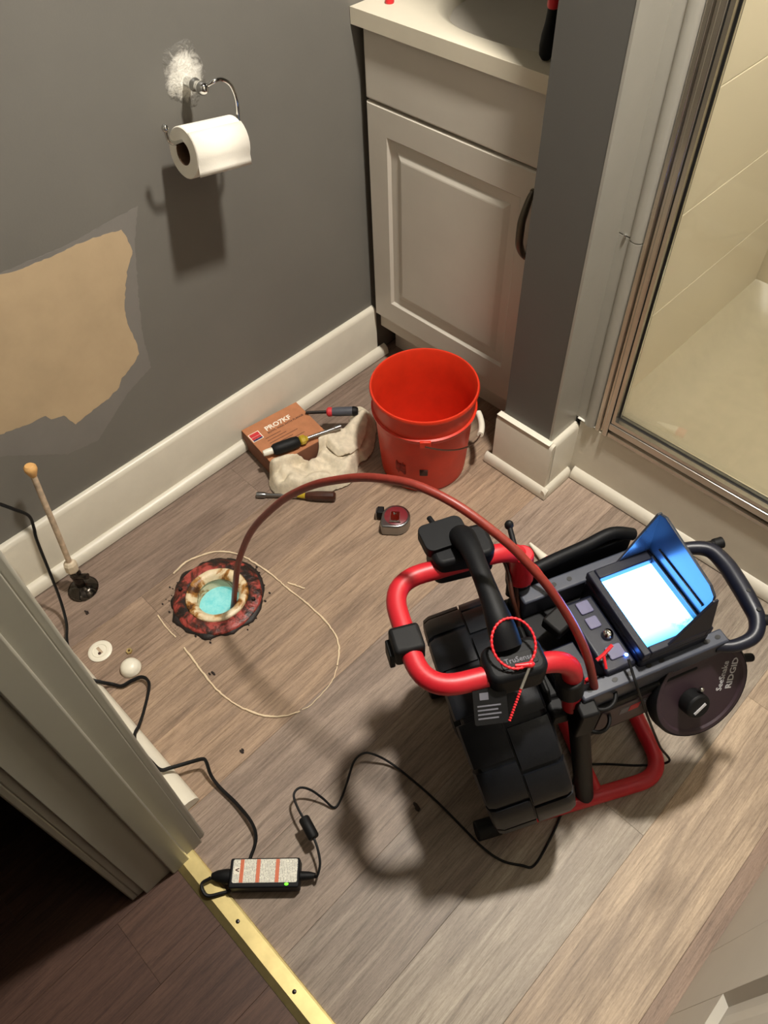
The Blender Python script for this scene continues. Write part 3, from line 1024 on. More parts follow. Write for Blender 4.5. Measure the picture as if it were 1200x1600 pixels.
roll = empty('toilet_paper_roll', (xa, 0.735, 0.787))
tag(roll, 'white toilet paper roll hanging on the chrome arm', 'toilet paper')
axis = Vector((0, 1, -0.17)).normalized()
am = align(Vector((0, 0, 0)) - axis * 0.056, axis)
MB().lathe([(0.020, 0.0), (0.041, 0.0), (0.0425, 0.0015), (0.0425, 0.1105), (0.041, 0.112), (0.020, 0.112)], 48, am).build('paper', M['paper'], roll)
MB().lathe([(0.0192, 0.0), (0.0203, 0.0), (0.0203, 0.112), (0.0192, 0.112)], 36, am, closed=True).build('core', M['card'], roll)
# loose end hanging off the front
mb = MB()
up = Vector((0, 0.17, 1)).normalized()
prevA = []
for i in range(9):
    ang = math.radians(65 - i * 13)
    if i < 7:
        off = Vector((1, 0, 0)) * math.cos(ang) * 0.0432 + up * math.sin(ang) * 0.0432
    else:
        off = Vector((1, 0, 0)) * (0.0432 + 0.0012 * (i - 6)) + up * (-0.009 - 0.009 * (i - 6))
    a0 = mb.bm.verts.new(off - axis * 0.0555)
    a1 = mb.bm.verts.new(off + axis * 0.0565)
    prevA.append((a0, a1))
for A, B in zip(prevA[:-1], prevA[1:]):
    mb.bm.faces.new((A[0], A[1], B[1], B[0]))
fo = mb.build('loose_sheet', M['paper'], roll)
sm = fo.modifiers.new('thick', 'SOLIDIFY'); sm.thickness = 0.0006

# ================================================================== BUCKET
bk = empty('bucket', (-0.880, 0.972, 0), 0)
tag(bk, 'empty red plastic bucket with wire bail in front of vanity', 'bucket')
mb = MB()
H = 0.258
prof = [(0, 0.004), (0.095, 0.004), (0.100, 0.0), (0.1035, 0.003), (0.1045, 0.010), (0.1155, 0.185), (0.1205, 0.186), (0.1225, 0.190), (0.1235, 0.197), (0.1185, 0.199), (0.1200, H - 0.012), (0.1245, H - 0.011), (0.1260, H - 0.004), (0.1240, H), (0.1205, H), (0.1180, H - 0.005), (0.1130, 0.185), (0.1020, 0.010), (0.0, 0.008)]
mb.lathe(prof, 72)
mb.build('pail', M['bucket'], bk, ang=0.8)
# bail: pivots roughly along the camera's left/right, wire hanging down on the near right side
for sgn, ang in ((1, math.radians(-46)), (1, math.radians(134))):
    p = Vector((math.cos(ang), math.sin(ang), 0))
    q = Matrix.Translation(p * 0.1195 + Vector((0, 0, 0.188))) @ Matrix.Rotation(ang, 4, 'Z')
    m2 = MB().box(-0.003, 0.007, -0.013, 0.013, -0.010, 0.010, q)
    m2.build('bail_lug', M['bucket'], bk, bevel=0.002)
A0 = Vector((math.cos(math.radians(-46)), math.sin(math.radians(-46)), 0)) * 0.128 + Vector((0, 0, 0.187))
A1 = Vector((math.cos(math.radians(134)), math.sin(math.radians(134)), 0)) * 0.128 + Vector((0, 0, 0.187))
side = Vector((math.cos(math.radians(44)), math.sin(math.radians(44)), 0))
path = []
for i in range(33):
    t_ = PI * i / 32
    base = A0.lerp(A1, (1 - math.cos(t_)) / 2)
    path.append(base + side * math.sin(t_) * 0.138 + Vector((0, 0, -0.060 * math.sin(t_))))
MB().tube(path, 0.0018, 8).build('bail_wire', M['wire'], bk)
MB().tube(path[13:20], 0.0075, 14).build('bail_grip', M['whiteplastic'], bk)
def on_pail(ang, z, r_extra=0.0004):
    r = 0.1045 + (z - 0.010) * (0.1155 - 0.1045) / 0.175 + r_extra
    return Vector((math.cos(ang) * r, math.sin(ang) * r, z))
def pail_patch(name, a0, a1, z0, z1, material, n=6, rag=0.0):
    m2 = MB()
    R_ = []
    for i in range(n + 1):
        a = a0 + (a1 - a0) * i / n
        j0 = random.uniform(-rag, rag); j1 = random.uniform(-rag, rag)
        R_.append((m2.bm.verts.new(on_pail(a, z0 + j0)), m2.bm.verts.new(on_pail(a, z1 + j1))))
    for A, B in zip(R_[:-1], R_[1:]):
        m2.bm.faces.new((A[0], B[0], B[1], A[1]))
    o = m2.build(name, material, bk)
    s = o.modifiers.new('thick', 'SOLIDIFY'); s.thickness = 0.0006; s.offset = 1
    return o
pail_patch('sticker', math.radians(-52), math.radians(-42), 0.066, 0.088, M['labeldk'])
pail_patch('scuff', math.radians(-84), math.radians(-70), 0.062, 0.098, M['scuff'], 8, 0.006)

# ================================================================== CARDBOARD BOX
bxr = math.atan2(-0.022, 0.153)
bx = empty('cardboard_box', (-1.160, 0.764, 0), bxr)
tag(bx, 'small brown cardboard box with printed top lying against the baseboard', 'box')
w, h_, hh = 0.154, 0.165, 0.060
mb = MB().box(-w / 2, w / 2, -h_ / 2, h_ / 2, 0.001, hh - 0.0015)
mb.build('carton', M['boxside'], bx, bevel=0.0015)
MB().box(-w / 2 + 0.0003, w / 2 - 0.0003, -h_ / 2 + 0.0003, h_ / 2 - 0.0003, hh - 0.0015, hh).build('lid', M['box'], bx, bevel=0.0006)
# print reads along local y (baseboard direction), top of the letters towards the wall
pm = Matrix.Translation((0, 0, hh + 0.0001)) @ Matrix.Rotation(PI / 2, 4, 'Z')
def PT(x, y):   # x along reading direction, y up of letters
    return pm @ Matrix.Translation((x, y, 0))
text('PRO7KF', 0.021, M['printwhite'], bx, PT(0.004, 0.041) @ Matrix.Scale(1, 4), 'box_title', 0.0002, 'CENTER', 0.0006)
text('BOWL WAX WITH FLANGE', 0.0085, M['printdark'], bx, PT(0.018, 0.026), 'box_subtitle', 0.0002, 'CENTER', 0.0002)
lg = MB(); lg.box(-0.080, -0.050, 0.020, 0.050, 0, 0.0003, pm)
lo = lg.build('logo', M['printwhite'], bx)
MB().box(-0.078, -0.052, 0.036, 0.048, 0.0002, 0.0006, pm).build('logo_bar', M['printred'], lo)
MB().box(-0.078, -0.052, 0.027, 0.035, 0.0002, 0.0006, pm).build('logo_mark', M['printred'], lo)
MB().box(-0.078, -0.052, 0.0215, 0.0265, 0.0002, 0.0006, pm).build('logo_foot', M['printnavy'], lo)
for i, (x0, ln) in enumerate(((-0.050, 0.045), (-0.050, 0.055), (-0.050, 0.082), (-0.050, 0.062), (-0.050, 0.090), (-0.050, 0.040))):
    MB().box(x0, x0 + ln, 0.012 - i * 0.010, 0.0135 - i * 0.010, 0, 0.00025, pm).build('print_line', M['printdark'], bx)

# ================================================================== RAG
RAG = [(-1.108, 0.6565), (-1.0773, 0.6429), (-1.0497, 0.6438), (-1.0308, 0.656), (-1.003, 0.6932), (-0.9739, 0.74), (-0.9577, 0.7889), (-0.9707, 0.8253), (-0.9905, 0.8535), (-0.985, 0.8698), (-0.9925, 0.9014), (-1.018, 0.9384), (-1.059, 0.9805), (-1.1033, 0.9914), (-1.1261, 0.9735), (-1.1178, 0.9421), (-1.0946, 0.9315), (-1.091, 0.8937), (-1.1121, 0.8459), (-1.0822, 0.8338), (-1.085, 0.81), (-1.0739, 0.7933), (-1.0777, 0.7601), (-1.0982, 0.7145), (-1.1125, 0.6809)]
FLAP = [(-1.0906, 0.8242), (-1.030, 0.8074), (-1.0085, 0.8174), (-0.9958, 0.8646), (-1.0398, 0.9393), (-1.0801, 0.9652), (-1.0792, 0.9183), (-1.0756, 0.8811)]
def inside(p, poly):
    c = False
    n = len(poly)
    for i in range(n):
        (x1, y1), (x2, y2) = poly[i], poly[i - 1]
        if (y1 > p[1]) != (y2 > p[1]) and p[0] < (x2 - x1) * (p[1] - y1) / (y2 - y1) + x1:
            c = not c
    return c
def edge_d(p, poly):
    best = 9
    q = Vector(p)
    n = len(poly)
    for i in range(n):
        a, b = Vector(poly[i - 1]), Vector(poly[i])
        t = max(0, min(1, (q - a).dot(b - a) / (b - a).length_squared))
        best = min(best, (q - a.lerp(b, t)).length)
    return best
def nearest(p, poly):
    best, bq = 9, None
    q = Vector(p)
    for i in range(len(poly)):
        a, b = Vector(poly[i - 1]), Vector(poly[i])
        t = max(0, min(1, (q - a).dot(b - a) / (b - a).length_squared))
        c = a.lerp(b, t)
        if (q - c).length < best:
            best, bq = (q - c).length, c
    return bq
def sst(x):
    x = max(0, min(1, x)); return x * x * (3 - 2 * x)
def box_local(p):
    d = Vector((p[0] + 1.160, p[1] - 0.764))
    c, s = math.cos(-bxr), math.sin(-bxr)
    return (d.x * c - d.y * s, d.x * s + d.y * c)
def cloth_sheet(mb, poly, zfun, step=0.0045):
    xs = [p[0] for p in poly]; ys = [p[1] for p in poly]
    nx = int((max(xs) - min(xs)) / step) + 2
    ny = int((max(ys) - min(ys)) / step) + 2
    V = {}
    for i in range(nx + 1):
        for j in range(ny + 1):
            p = (min(xs) + i * step - step, min(ys) + j * step - step)
            if inside(p, poly):
                V[i, j] = mb.bm.verts.new((p[0], p[1], zfun(p, edge_d(p, poly))))
            else:
                q = nearest(p, poly)
                if (Vector(p) - q).length < step * 1.05:
                    V[i, j] = mb.bm.verts.new((q.x, q.y, zfun((q.x, q.y), 0.0)))
    for (i, j) in list(V):
        q = [(i, j), (i + 1, j), (i + 1, j + 1), (i, j + 1)]
        if all(k in V for k in q):
            mb.bm.faces.new([V[k] for k in q])
def ragz(p, e):
    q = Vector((p[0] * 16, p[1] * 16, 0.3))
    fold = 0.5 + 0.5 * math.sin(34 * (p[0] * 0.9 + p[1] * 0.5) + 3.0 * mnoise.noise(q * 0.8))
    ridge = 1 - abs(mnoise.noise(q * 1.3 + Vector((5, 2, 0)))) * 2.2
    hgt = 0.018 + 0.012 * mnoise.noise(q) + 0.012 * fold + 0.016 * max(0, ridge) ** 2 + 0.006 * mnoise.noise(q * 2.9)
    # the rolled near end with a dimple
    dd = (Vector(p) - Vector((-1.058, 0.690))).length
    hgt += 0.026 * math.exp(-(dd / 0.045) ** 2)
    d2 = (Vector(p) - Vector((-1.062, 0.672))).length
    hgt -= 0.030 * math.exp(-(d2 / 0.012) ** 2)
    # the bunched far end by the bucket
    d3 = (Vector(p) - Vector((-1.075, 0.955))).length
    hgt += 0.022 * math.exp(-(d3 / 0.05) ** 2)
    z = 0.002 + hgt * sst(e / 0.016)
    bl = box_local(p)
    ov = max(abs(bl[0]) - w / 2, abs(bl[1]) - h_ / 2)
    over = sst(1 - (ov + 0.002) / 0.012)
    z = max(z, (hh + 0.002 + 0.5 * hgt * sst(e / 0.02)) * over)
    return z
def flapz(p, e):
    q = Vector((p[0] * 20, p[1] * 20, 1.7))
    return 0.046 + 0.012 * sst(e / 0.012) + 0.009 * mnoise.noise(q) + 0.007 * mnoise.noise(q * 2.3) + 0.012 * sst((p[1] - 0.85) / 0.1)
RAG = [tuple(v)[:2] for v in cr([(x, y, 0) for x, y in RAG], 3, True)]
FLAP = [tuple(v)[:2] for v in cr([(x, y, 0) for x, y in FLAP], 2, True)]
rag = empty('rag', (-1.04, 0.80, 0))
tag(rag, 'crumpled cream terry rag beside the cardboard box', 'rag')
mb = MB()
cloth_sheet(mb, RAG, ragz)
bmesh.ops.translate(mb.bm, verts=mb.bm.verts, vec=(1.04, -0.80, 0))
ro = mb.build('cloth', M['rag'], rag, ang=3)
for nm, kind, kw in (('smooth', 'SMOOTH', dict(iterations=3, factor=0.5)), ('thick', 'SOLIDIFY', dict(thickness=0.003, offset=1)), ('subd', 'SUBSURF', dict(levels=1, render_levels=1))):
    m_ = ro.modifiers.new(nm, kind)
    for k_, v_ in kw.items():
        setattr(m_, k_, v_)
mb = MB()
cloth_sheet(mb, FLAP, flapz)
bmesh.ops.translate(mb.bm, verts=mb.bm.verts, vec=(1.04, -0.80, 0))
ro = mb.build('folded_flap', M['rag'], rag, ang=3)
for nm, kind, kw in (('smooth', 'SMOOTH', dict(iterations=2, factor=0.5)), ('thick', 'SOLIDIFY', dict(thickness=0.005, offset=-1)), ('subd', 'SUBSURF', dict(levels=1, render_levels=1))):
    m_ = ro.modifiers.new(nm, kind)
    for k_, v_ in kw.items():
        setattr(m_, k_, v_)

# ================================================================== HAND TOOLS
def driver(name, label, base, tip, z0, parts, cat='screwdriver'):
    """parts: list of (part name, [(dist, radius)...], material, segs); runs from base to tip"""
    B, T = Vector(base), Vector(tip)
    e = empty(name, (B.x, B.y, z0))
    tag(e, label, cat)
    d = (T - B).normalized()
    for (nm, prof, m_, sg) in parts:
        pr = [(max(r, 0.0), s) for s, r in prof]
        MB().lathe(pr, sg, align(B - Vector((B.x, B.y, z0)), d)).build(nm, m_, e, ang=0.6)
    return e
# black-handled screwdriver lying on the box
driver('screwdriver', 'screwdriver with fat black grip and amber collar lying on the cardboard box', (-1.127, 0.683, 0.077), (-1.060, 0.880, 0.072), 0.060, [
    ('end_cap', [(-0.012, 0), (-0.012, 0.007), (-0.004, 0.0085), (0.014, 0.0085), (0.014, 0)], M['whiteplastic'], 16),
    ('grip', [(0.012, 0), (0.012, 0.011), (0.018, 0.0145), (0.030, 0.0155), (0.062, 0.0155), (0.076, 0.0145), (0.082, 0.011), (0.082, 0)], M['rubber'], 20),
    ('collar', [(0.082, 0), (0.082, 0.0085), (0.086, 0.0125), (0.096, 0.0125), (0.100, 0.008), (0.104, 0.0065), (0.104, 0)], M['yellow'], 8),
    ('shaft', [(0.104, 0), (0.104, 0.0042), (0.176, 0.0042), (0.178, 0.0065), (0.194, 0.0065), (0.196, 0)], M['steel'], 12)])
# grey screwdriver with red ring
driver('screwdriver', 'grey gripped screwdriver with red ring beyond the rag', (-1.075, 0.932, 0.072), (-1.172, 0.842, 0.066), 0.05, [
    ('grip', [(0.0, 0), (0.0, 0.008), (0.004, 0.0115), (0.012, 0.0122), (0.03, 0.0118), (0.05, 0.0122), (0.062, 0.0105), (0.062, 0)], M['greygrip'], 12),
    ('butt', [(-0.004, 0), (-0.004, 0.008), (0.0, 0.011), (0.006, 0.0126), (0.010, 0.0126), (0.010, 0)], M['rubber'], 12),
    ('ring', [(0.062, 0), (0.062, 0.0108), (0.066, 0.0122), (0.072, 0.0122), (0.076, 0.009), (0.076, 0)], M['printred'], 16),
    ('shaft', [(0.076, 0), (0.076, 0.0042), (0.130, 0.0042), (0.131, 0)], M['darksteel'], 10)])
# nut driver on the floor
driver('nut_driver', 'nut driver with brown handle lying on the floor before the rag', (-0.947, 0.733, 0.0135), (-1.098, 0.604, 0.0080), 0.0, [
    ('handle', [(0.0, 0), (0.0, 0.008), (0.004, 0.0122), (0.020, 0.0128), (0.045, 0.0126), (0.066, 0.0105), (0.074, 0.0075), (0.074, 0)], M['brown'], 10),
    ('ferrule', [(0.074, 0), (0.074, 0.0078), (0.088, 0.006), (0.094, 0.0052), (0.094, 0)], M['yellow'], 12),
    ('shaft', [(0.094, 0), (0.094, 0.0046), (0.170, 0.0046), (0.170, 0)], M['steel'], 14),
    ('socket', [(0.170, 0), (0.170, 0.0046), (0.175, 0.0074), (0.194, 0.0074), (0.194, 0.0052), (0.182, 0.005), (0.182, 0)], M['steel'], 12)], 'nut driver')

# ================================================================== TAPE MEASURE
tm_ = empty('tape_measure', (-0.788, 0.779, 0), math.radians(40))
tag(tm_, 'chrome tape measure with maroon face lying on the floor', 'tape measure')
# local x: image right, y: image up; square heel at lower left
pts = []
R_ = 0.0335
for k in range(25):
    a = math.radians(-90 + 270 * k / 24)
    pts.append((R_ * math.cos(a), R_ * math.sin(a)))
pts += [(-0.0345, -0.024), (-0.031, -0.0335)]
MB().prism(pts, 0.001, 0.034).build('case', M['steel'], tm_, bevel=0.004, segs=3)
MB().lathe([(0, 0.0345), (0.0265, 0.0345), (0.028, 0.0335)], 32).build('face_disc', M['maroon'], tm_)
MB().prism(rrect(0.022, 0.028, 0.004), 0.0335, 0.0385, Matrix.Translation((-0.002, -0.004, 0))).build('belt_clip', M['chrome'], tm_, bevel=0.001)
MB().tube([(-0.014, -0.020, 0.0385), (0.012, -0.020, 0.0385)], 0.0016, 8).build('clip_fold', M['chrome'], tm_)
MB().lathe([(0, 0.0415), (0.0028, 0.041), (0.004, 0.0385)], 12, Matrix.Translation((-0.003, 0.004, 0))).build('clip_screw', M['chrome'], tm_)
MB().box(-0.046, -0.030, 0.010, 0.030, 0.004, 0.030).build('mouth_block', M['rubber'], tm_, bevel=0.002)
MB().box(-0.0495, -0.047, 0.010, 0.030, 0.003, 0.024).build('end_hook', M['steel'], tm_, bevel=0.0005)

# ================================================================== FLANGE
fl = empty('toilet_flange', (FX, FY, 0))
tag(fl, 'rusty red toilet flange with stained wax ring in the floor', 'toilet flange')
def gj(a, r):
    return 1 + 0.09 * mnoise.noise(Vector((3.1 * math.cos(a), 3.1 * math.sin(a), 4))) + 0.03 * mnoise.noise(Vector((11 * math.cos(a), 11 * math.sin(a), 9)))
MB().lathe([(0.082, 0.0006), (0.1045, 0.0006), (0.103, 0.0035), (0.099, 0.0055), (0.093, 0.007), (0.082, 0.006)], 96, jitter=gj, closed=True).build('grime_ring', M['grime'], fl, ang=2)
def rj(a, r):
    return 1 + 0.016 * mnoise.noise(Vector((4 * math.cos(a), 4 * math.sin(a), r * 40)))
MB().lathe([(0.058, -0.004), (0.0965, 0.001), (0.0985, 0.005), (0.0955, 0.0085), (0.086, 0.0095), (0.078, 0.0115), (0.070, 0.0105), (0.058, 0.008)], 96, jitter=rj, closed=True).build('flange_ring', M['flange'], fl, ang=2)
MB().lathe([(0.046, 0.002), (0.066, 0.006), (0.0705, 0.0105), (0.067, 0.0145), (0.060, 0.0155), (0.0535, 0.0125), (0.0495, 0.008)], 72, jitter=rj, closed=True).build('wax_ring', M['wax'], fl, ang=2)
MB().lathe([(0.0545, 0.009), (0.0535, 0.004), (0.0480, -0.010), (0.0475, -0.20), (0.0515, -0.20), (0.0520, -0.010), (0.0565, 0.004)], 64, closed=True).build('drain_pipe', M['wax'], fl, ang=1.0)
MB().lathe([(0, 0), (0.0474, 0)], 48, Matrix.Translation((0, 0, -0.030))).build('water', M['water'], fl)
MB().lathe([(0, 0), (0.0474, 0)], 32, Matrix.Translation((0, 0, -0.19))).build('pipe_bottom', M['pipewhite'], fl)
for a_ in (35, 215):
    q = Vector((math.cos(math.radians(a_)) * 0.084, math.sin(math.radians(a_)) * 0.084, 0.0085))
    MB().lathe([(0, 0.008), (0.0035, 0.008), (0.0045, 0.006), (0.0045, 0.0)], 8, Matrix.Translation(q)).build('bolt_stub', M['grime'], fl)
# small crumbs of grime round the flange
for i in range(26):
    a_ = random.uniform(0, 2 * PI)
    r_ = 0.104 + abs(random.gauss(0, 0.008))
    s_ = random.uniform(0.0008, 0.0026)
    MB().ball((r_ * math.cos(a_), r_ * math.sin(a_), s_ * 0.6), s_, 1.4, 0.9, 0.6, 8).build('crumb', M['debris'], fl)

# ================================================================== CAULK STRANDS
S = [
 ('long strand of old caulk curving round the far side of the flange', [(-1.058, 0.3296), (-1.0627, 0.3689), (-1.0499, 0.4106), (-1.0282, 0.4424), (-0.9914, 0.466), (-0.9498, 0.4758), (-0.9059, 0.4811), (-0.8708, 0.4835), (-0.844, 0.4831), (-0.7997, 0.486), (-0.7518, 0.4865), (-0.708, 0.4841), (-0.6723, 0.4751), (-0.643, 0.4569), (-0.6211, 0.4307)], 0.0026),
 ('faint thin trace of caulk closing the right end of the outline', [(-0.6189, 0.4287), (-0.6045, 0.4026), (-0.598, 0.3698), (-0.5962, 0.3332), (-0.6009, 0.3150)], 0.0012),
 ('long strand of old caulk curving along the near side of the outline', [(-0.8853, 0.2336), (-0.8417, 0.2297), (-0.8056, 0.2258), (-0.7589, 0.2231), (-0.7162, 0.2274), (-0.674, 0.2396), (-0.6397, 0.2576), (-0.614, 0.2842), (-0.6008, 0.3099)], 0.0026),
 ('short straight strand of caulk left of the flange', [(-0.9925, 0.2414), (-0.9541, 0.2363), (-0.9196, 0.2368)], 0.0020),
 ('short loose sliver of caulk pointing away from the long far strand', [(-0.8504, 0.4930), (-0.8309, 0.5012), (-0.8113, 0.5095)], 0.0024),
]
for lab, pts, r_ in S:
    path = cr([(x, y, r_ * 0.75) for x, y in pts], 6)
    n = len(path)
    path = [p + Vector((random.gauss(0, 0.0004), random.gauss(0, 0.0004), 0)) for p in path]
    o = MB().tube(path, r_, 7, radii=[r_ * (0.75 + 0.35 * mnoise.noise(Vector((i * 0.35, r_ * 900, 0)))) for i in range(n)]).build('caulk_strand', M['caulk'])
    tag(o, lab, 'caulk', 'caulk strands left from the toilet')

# ================================================================== SUPPLY STUB AND RISER
sv = empty('supply_riser', (-1.172, 0.165, 0))
tag(sv, 'corroded supply riser tube with round dark escutcheon by the left baseboard', 'pipe')
MB().lathe([(0, 0.0005), (0.033, 0.0005), (0.034, 0.004), (0.031, 0.009), (0.022, 0.014), (0.014, 0.019), (0.012, 0.022), (0, 0.022)], 36).build('escutcheon', M['escutch'], sv)
mb = MB()
mb.tube([(0, 0, 0.015), (-0.002, 0, 0.055)], 0.010, 16)
mb.ball((-0.003, 0.002, 0.056), 0.013, 1, 1, 1.1, 16)
mb.tube([(0, 0, 0.052), (0.022, 0.018, 0.056)], 0.007, 12)
mb.build('valve_body', M['escutch'], sv)
rb, rt = Vector((-0.006, 0.001, 0.060)), Vector((-0.028, 0.036, 0.352))
dr = (rt - rb).normalized()
MB().lathe([(0, 0), (0.0135, 0), (0.0145, 0.003), (0.0145, 0.020), (0.011, 0.026), (0.0075, 0.028), (0, 0.028)], 8, align(rb + dr * 0.008, dr)).build('compression_nut', M['nutwhite'], sv, smooth=False)
MB().tube(cr([rb + dr * 0.03, rb.lerp(rt, 0.4) + Vector((0.002, 0, 0)), rb.lerp(rt, 0.75), rt], 6), 0.0062, 12).build('riser_tube', M['riser'], sv)
MB().lathe([(0, -0.014), (0.0065, -0.014), (0.0095, -0.006), (0.0125, 0.002), (0.0120, 0.009), (0.0085, 0.013), (0, 0.014)], 20, align(rt, dr)).build('cone_washer', M['cone'], sv)

# ================================================================== BOLT CAPS AND BITS
o = empty('bolt_cap', (-1.009, 0.105, 0))
tag(o, 'flat round white bolt cap base with rusty slot on the floor', 'cap')
MB().lathe([(0, 0.0005), (0.0245, 0.0005), (0.0255, 0.002), (0.024, 0.0035), (0.018, 0.0042), (0.0, 0.0042)], 30).build('disc', M['whiteplastic'], o)
MB().lathe([(0.0135, 0.0042), (0.0145, 0.0055), (0.016, 0.0055), (0.017, 0.0042)], 28).build('raised_ring', M['whiteplastic'], o)
MB().box(-0.010, 0.009, -0.003, 0.003, 0.0041, 0.0047).build('rust_slot', M['riser'], o, bevel=0.001)
MB().ball((0.006, -0.004, 0.005), 0.0035, 1, 1, 0.5, 8).build('rust_spot', M['brown'], o)
o = empty('bolt_cap', (-0.927, 0.128, 0))
tag(o, 'round white domed bolt cap beside the black cord on the floor', 'cap')
MB().lathe([(0.0, 0.022), (0.008, 0.0215), (0.015, 0.018), (0.0195, 0.012), (0.0215, 0.004), (0.0220, 0.0005), (0.0195, 0.0005)], 32).build('dome', M['whiteplastic'], o, ang=2)
o = empty('small_nut', (-0.963, 0.148, 0))
tag(o, 'tiny rusty nut on the floor beside the domed cap', 'nut')
MB().lathe([(0.0028, 0.0004), (0.0064, 0.0004), (0.0068, 0.003), (0.0064, 0.0056), (0.0028, 0.0056)], 6, closed=True).build('hex', M['brass'], o, smooth=False)
MB().lathe([(0.0, 0.0002), (0.0029, 0.0002), (0.0029, 0.0050), (0, 0.0050)], 10).build('bolt_end', M['brown'], o)
for (x, y, s_, lab) in ((-1.113, 0.137, 0.0042, 'dark crumb on the floor in front of the escutcheon'), (-0.305, 0.336, 0.006, 'dark ragged crumb on the floor in the reel shadow'),
                        (-0.795, 0.241, 0.0045, 'dark elongated crumb by the near caulk strand'), (-0.62, 0.178, 0.004, 'dark crumb on the floor between cord and caulk outline')):
    mb = MB()
    for k in range(4):
        mb.ball((random.gauss(0, s_ * 0.7), random.gauss(0, s_ * 0.7), s_ * 0.35), s_ * random.uniform(0.5, 0.9), 1.4, 0.7, 0.5, 8)
    tag(mb.build('floor_crumb', M['debris'], loc=(x, y, 0)), lab, 'debris')

# ================================================================== POWER ADAPTER, CORDS
ad = empty('power_adapter', (-0.4105, 0.0655, 0.0062), math.radians(45))
tag(ad, 'black power adapter with white warning label beside the brass strip', 'power adapter')
MB().prism(rrect(0.120, 0.048, 0.004), 0.0, 0.032).build('case', M['blackplastic'], ad, bevel=0.0025, segs=3)
MB().prism(rrect(0.111, 0.0375, 0.003), 0.032, 0.0324, Matrix.Translation((0.001, 0.003, 0))).build('label', M['adlabel'], ad)
for xs in (-0.039, -0.011, 0.022):
    MB().box(xs - 0.0032, xs + 0.0032, -0.0155, 0.0215, 0.0323, 0.0327).build('label_stripe', M['cone'] if False else mat('orange_print', (204, 104, 66), 0.5), ad)
text('<', 0.012, M['printdark'], ad, Matrix.Translation((-0.047, 0.004, 0.0326)), 'warning_mark', 0.0001, 'CENTER', 0.0004)
MB().prism(rrect(0.010, 0.012, 0.001), 0.0323, 0.0326, Matrix.Translation((-0.047, 0.004, 0))).build('warning_box', M['whiteplastic'], ad)
MB().ball((0.039, -0.0185, 0.0318), 0.0028, 1.3, 0.8, 0.7, 10).build('indicator_light', M['led_green'], ad)
MB().tube([(0.060, -0.002, 0.015), (0.068, -0.002, 0.015), (0.076, -0.002, 0.015), (0.086, -0.0015, 0.013)], 0.006, 10, radii=[0.0075, 0.0072, 0.0066, 0.0042]).build('strain_relief', M['rubber'], ad)
MB().tube([(-0.060, -0.001, 0.014), (-0.070, -0.001, 0.014), (-0.084, 0.0, 0.013), (-0.094, 0.0, 0.012)], 0.009, 12, radii=[0.0125, 0.0125, 0.0095, 0.0055]).build('mains_plug', M['rubber'], ad)


# thin low voltage lead: monitor -> floor -> ferrite -> adapter
LEADUP = [(-0.1391, 0.6038, 0.428), (-0.1247, 0.595, 0.42), (-0.107, 0.5872, 0.405), (-0.0946, 0.6085, 0.34), (-0.0713, 0.6489, 0.22), (-0.045, 0.6843, 0.11)]
LEAD = [(-0.0222, 0.7151, 0.025), (-0.0568, 0.6783, 0.012), (-0.11, 0.6344, 0.004), (-0.1344, 0.5974, 0.004), (-0.1115, 0.5166, 0.004), (-0.0977, 0.4604, 0.0035), (-0.0904, 0.405, 0.0035), (-0.1064, 0.3895, 0.0035), (-0.135, 0.3719, 0.0035), (-0.1728, 0.3649, 0.0035), (-0.2264, 0.3662, 0.0035), (-0.2901, 0.3678, 0.0035), (-0.3524, 0.365, 0.0035), (-0.3956, 0.3579, 0.012), (-0.4233, 0.3439, 0.03), (-0.4386, 0.3305, 0.034), (-0.442, 0.3082, 0.028), (-0.4288, 0.2777, 0.014), (-0.4164, 0.2485, 0.004), (-0.4139, 0.2283, 0.004), (-0.436, 0.2232, 0.018), (-0.4598, 0.2153, 0.034), (-0.4741, 0.2026, 0.042), (-0.4714, 0.1867, 0.044), (-0.4488, 0.1763, 0.046), (-0.4188, 0.1695, 0.047), (-0.398, 0.1644, 0.046), (-0.3738, 0.1554, 0.042), (-0.3533, 0.1418, 0.034), (-0.3440, 0.1250, 0.027), (-0.3500, 0.1245, 0.021)]
MAINS = [(-0.4765, -0.0038, 0.018), (-0.480, -0.0213, 0.016), (-0.4608, -0.0259, 0.0125), (-0.4467, -0.0072, 0.0105), (-0.4402, 0.0097, 0.0065), (-0.446, 0.0401, 0.0035), (-0.4583, 0.0676, 0.0045), (-0.4728, 0.0929, 0.012), (-0.4981, 0.1045, 0.018), (-0.5454, 0.107, 0.012), (-0.5899, 0.104, 0.01), (-0.6178, 0.1054, 0.02), (-0.6382, 0.1137, 0.038), (-0.6464, 0.1114, 0.04), (-0.6577, 0.0953, 0.037), (-0.6759, 0.0594, 0.040), (-0.6847, 0.0450, 0.042), (-0.7097, 0.042, 0.042), (-0.7593, 0.042, 0.040), (-0.7811, 0.0510, 0.037), (-0.7923, 0.0660, 0.032), (-0.8163, 0.0918, 0.024), (-0.8526, 0.1271, 0.018), (-0.8721, 0.1352, 0.016), (-0.8877, 0.1295, 0.014), (-0.8972, 0.1112, 0.01), (-0.9031, 0.0911, 0.008), (-0.9211, 0.0797, 0.008), (-0.9324, 0.0640, 0.026), (-0.9519, 0.052, 0.036), (-1.0117, 0.0512, 0.036), (-1.059, 0.0675, 0.034), (-1.1055, 0.089, 0.02), (-1.1403, 0.1078, 0.05), (-1.154, 0.1215, 0.12), (-1.164, 0.1369, 0.22), (-1.1689, 0.1454, 0.25), (-1.1642, 0.1489, 0.29), (-1.1619, 0.1313, 0.33), (-1.175, 0.105, 0.37), (-1.215, 0.075, 0.40), (-1.262, 0.066, 0.40)]
lead = empty('charger_lead', (-0.41, 0.172, 0))
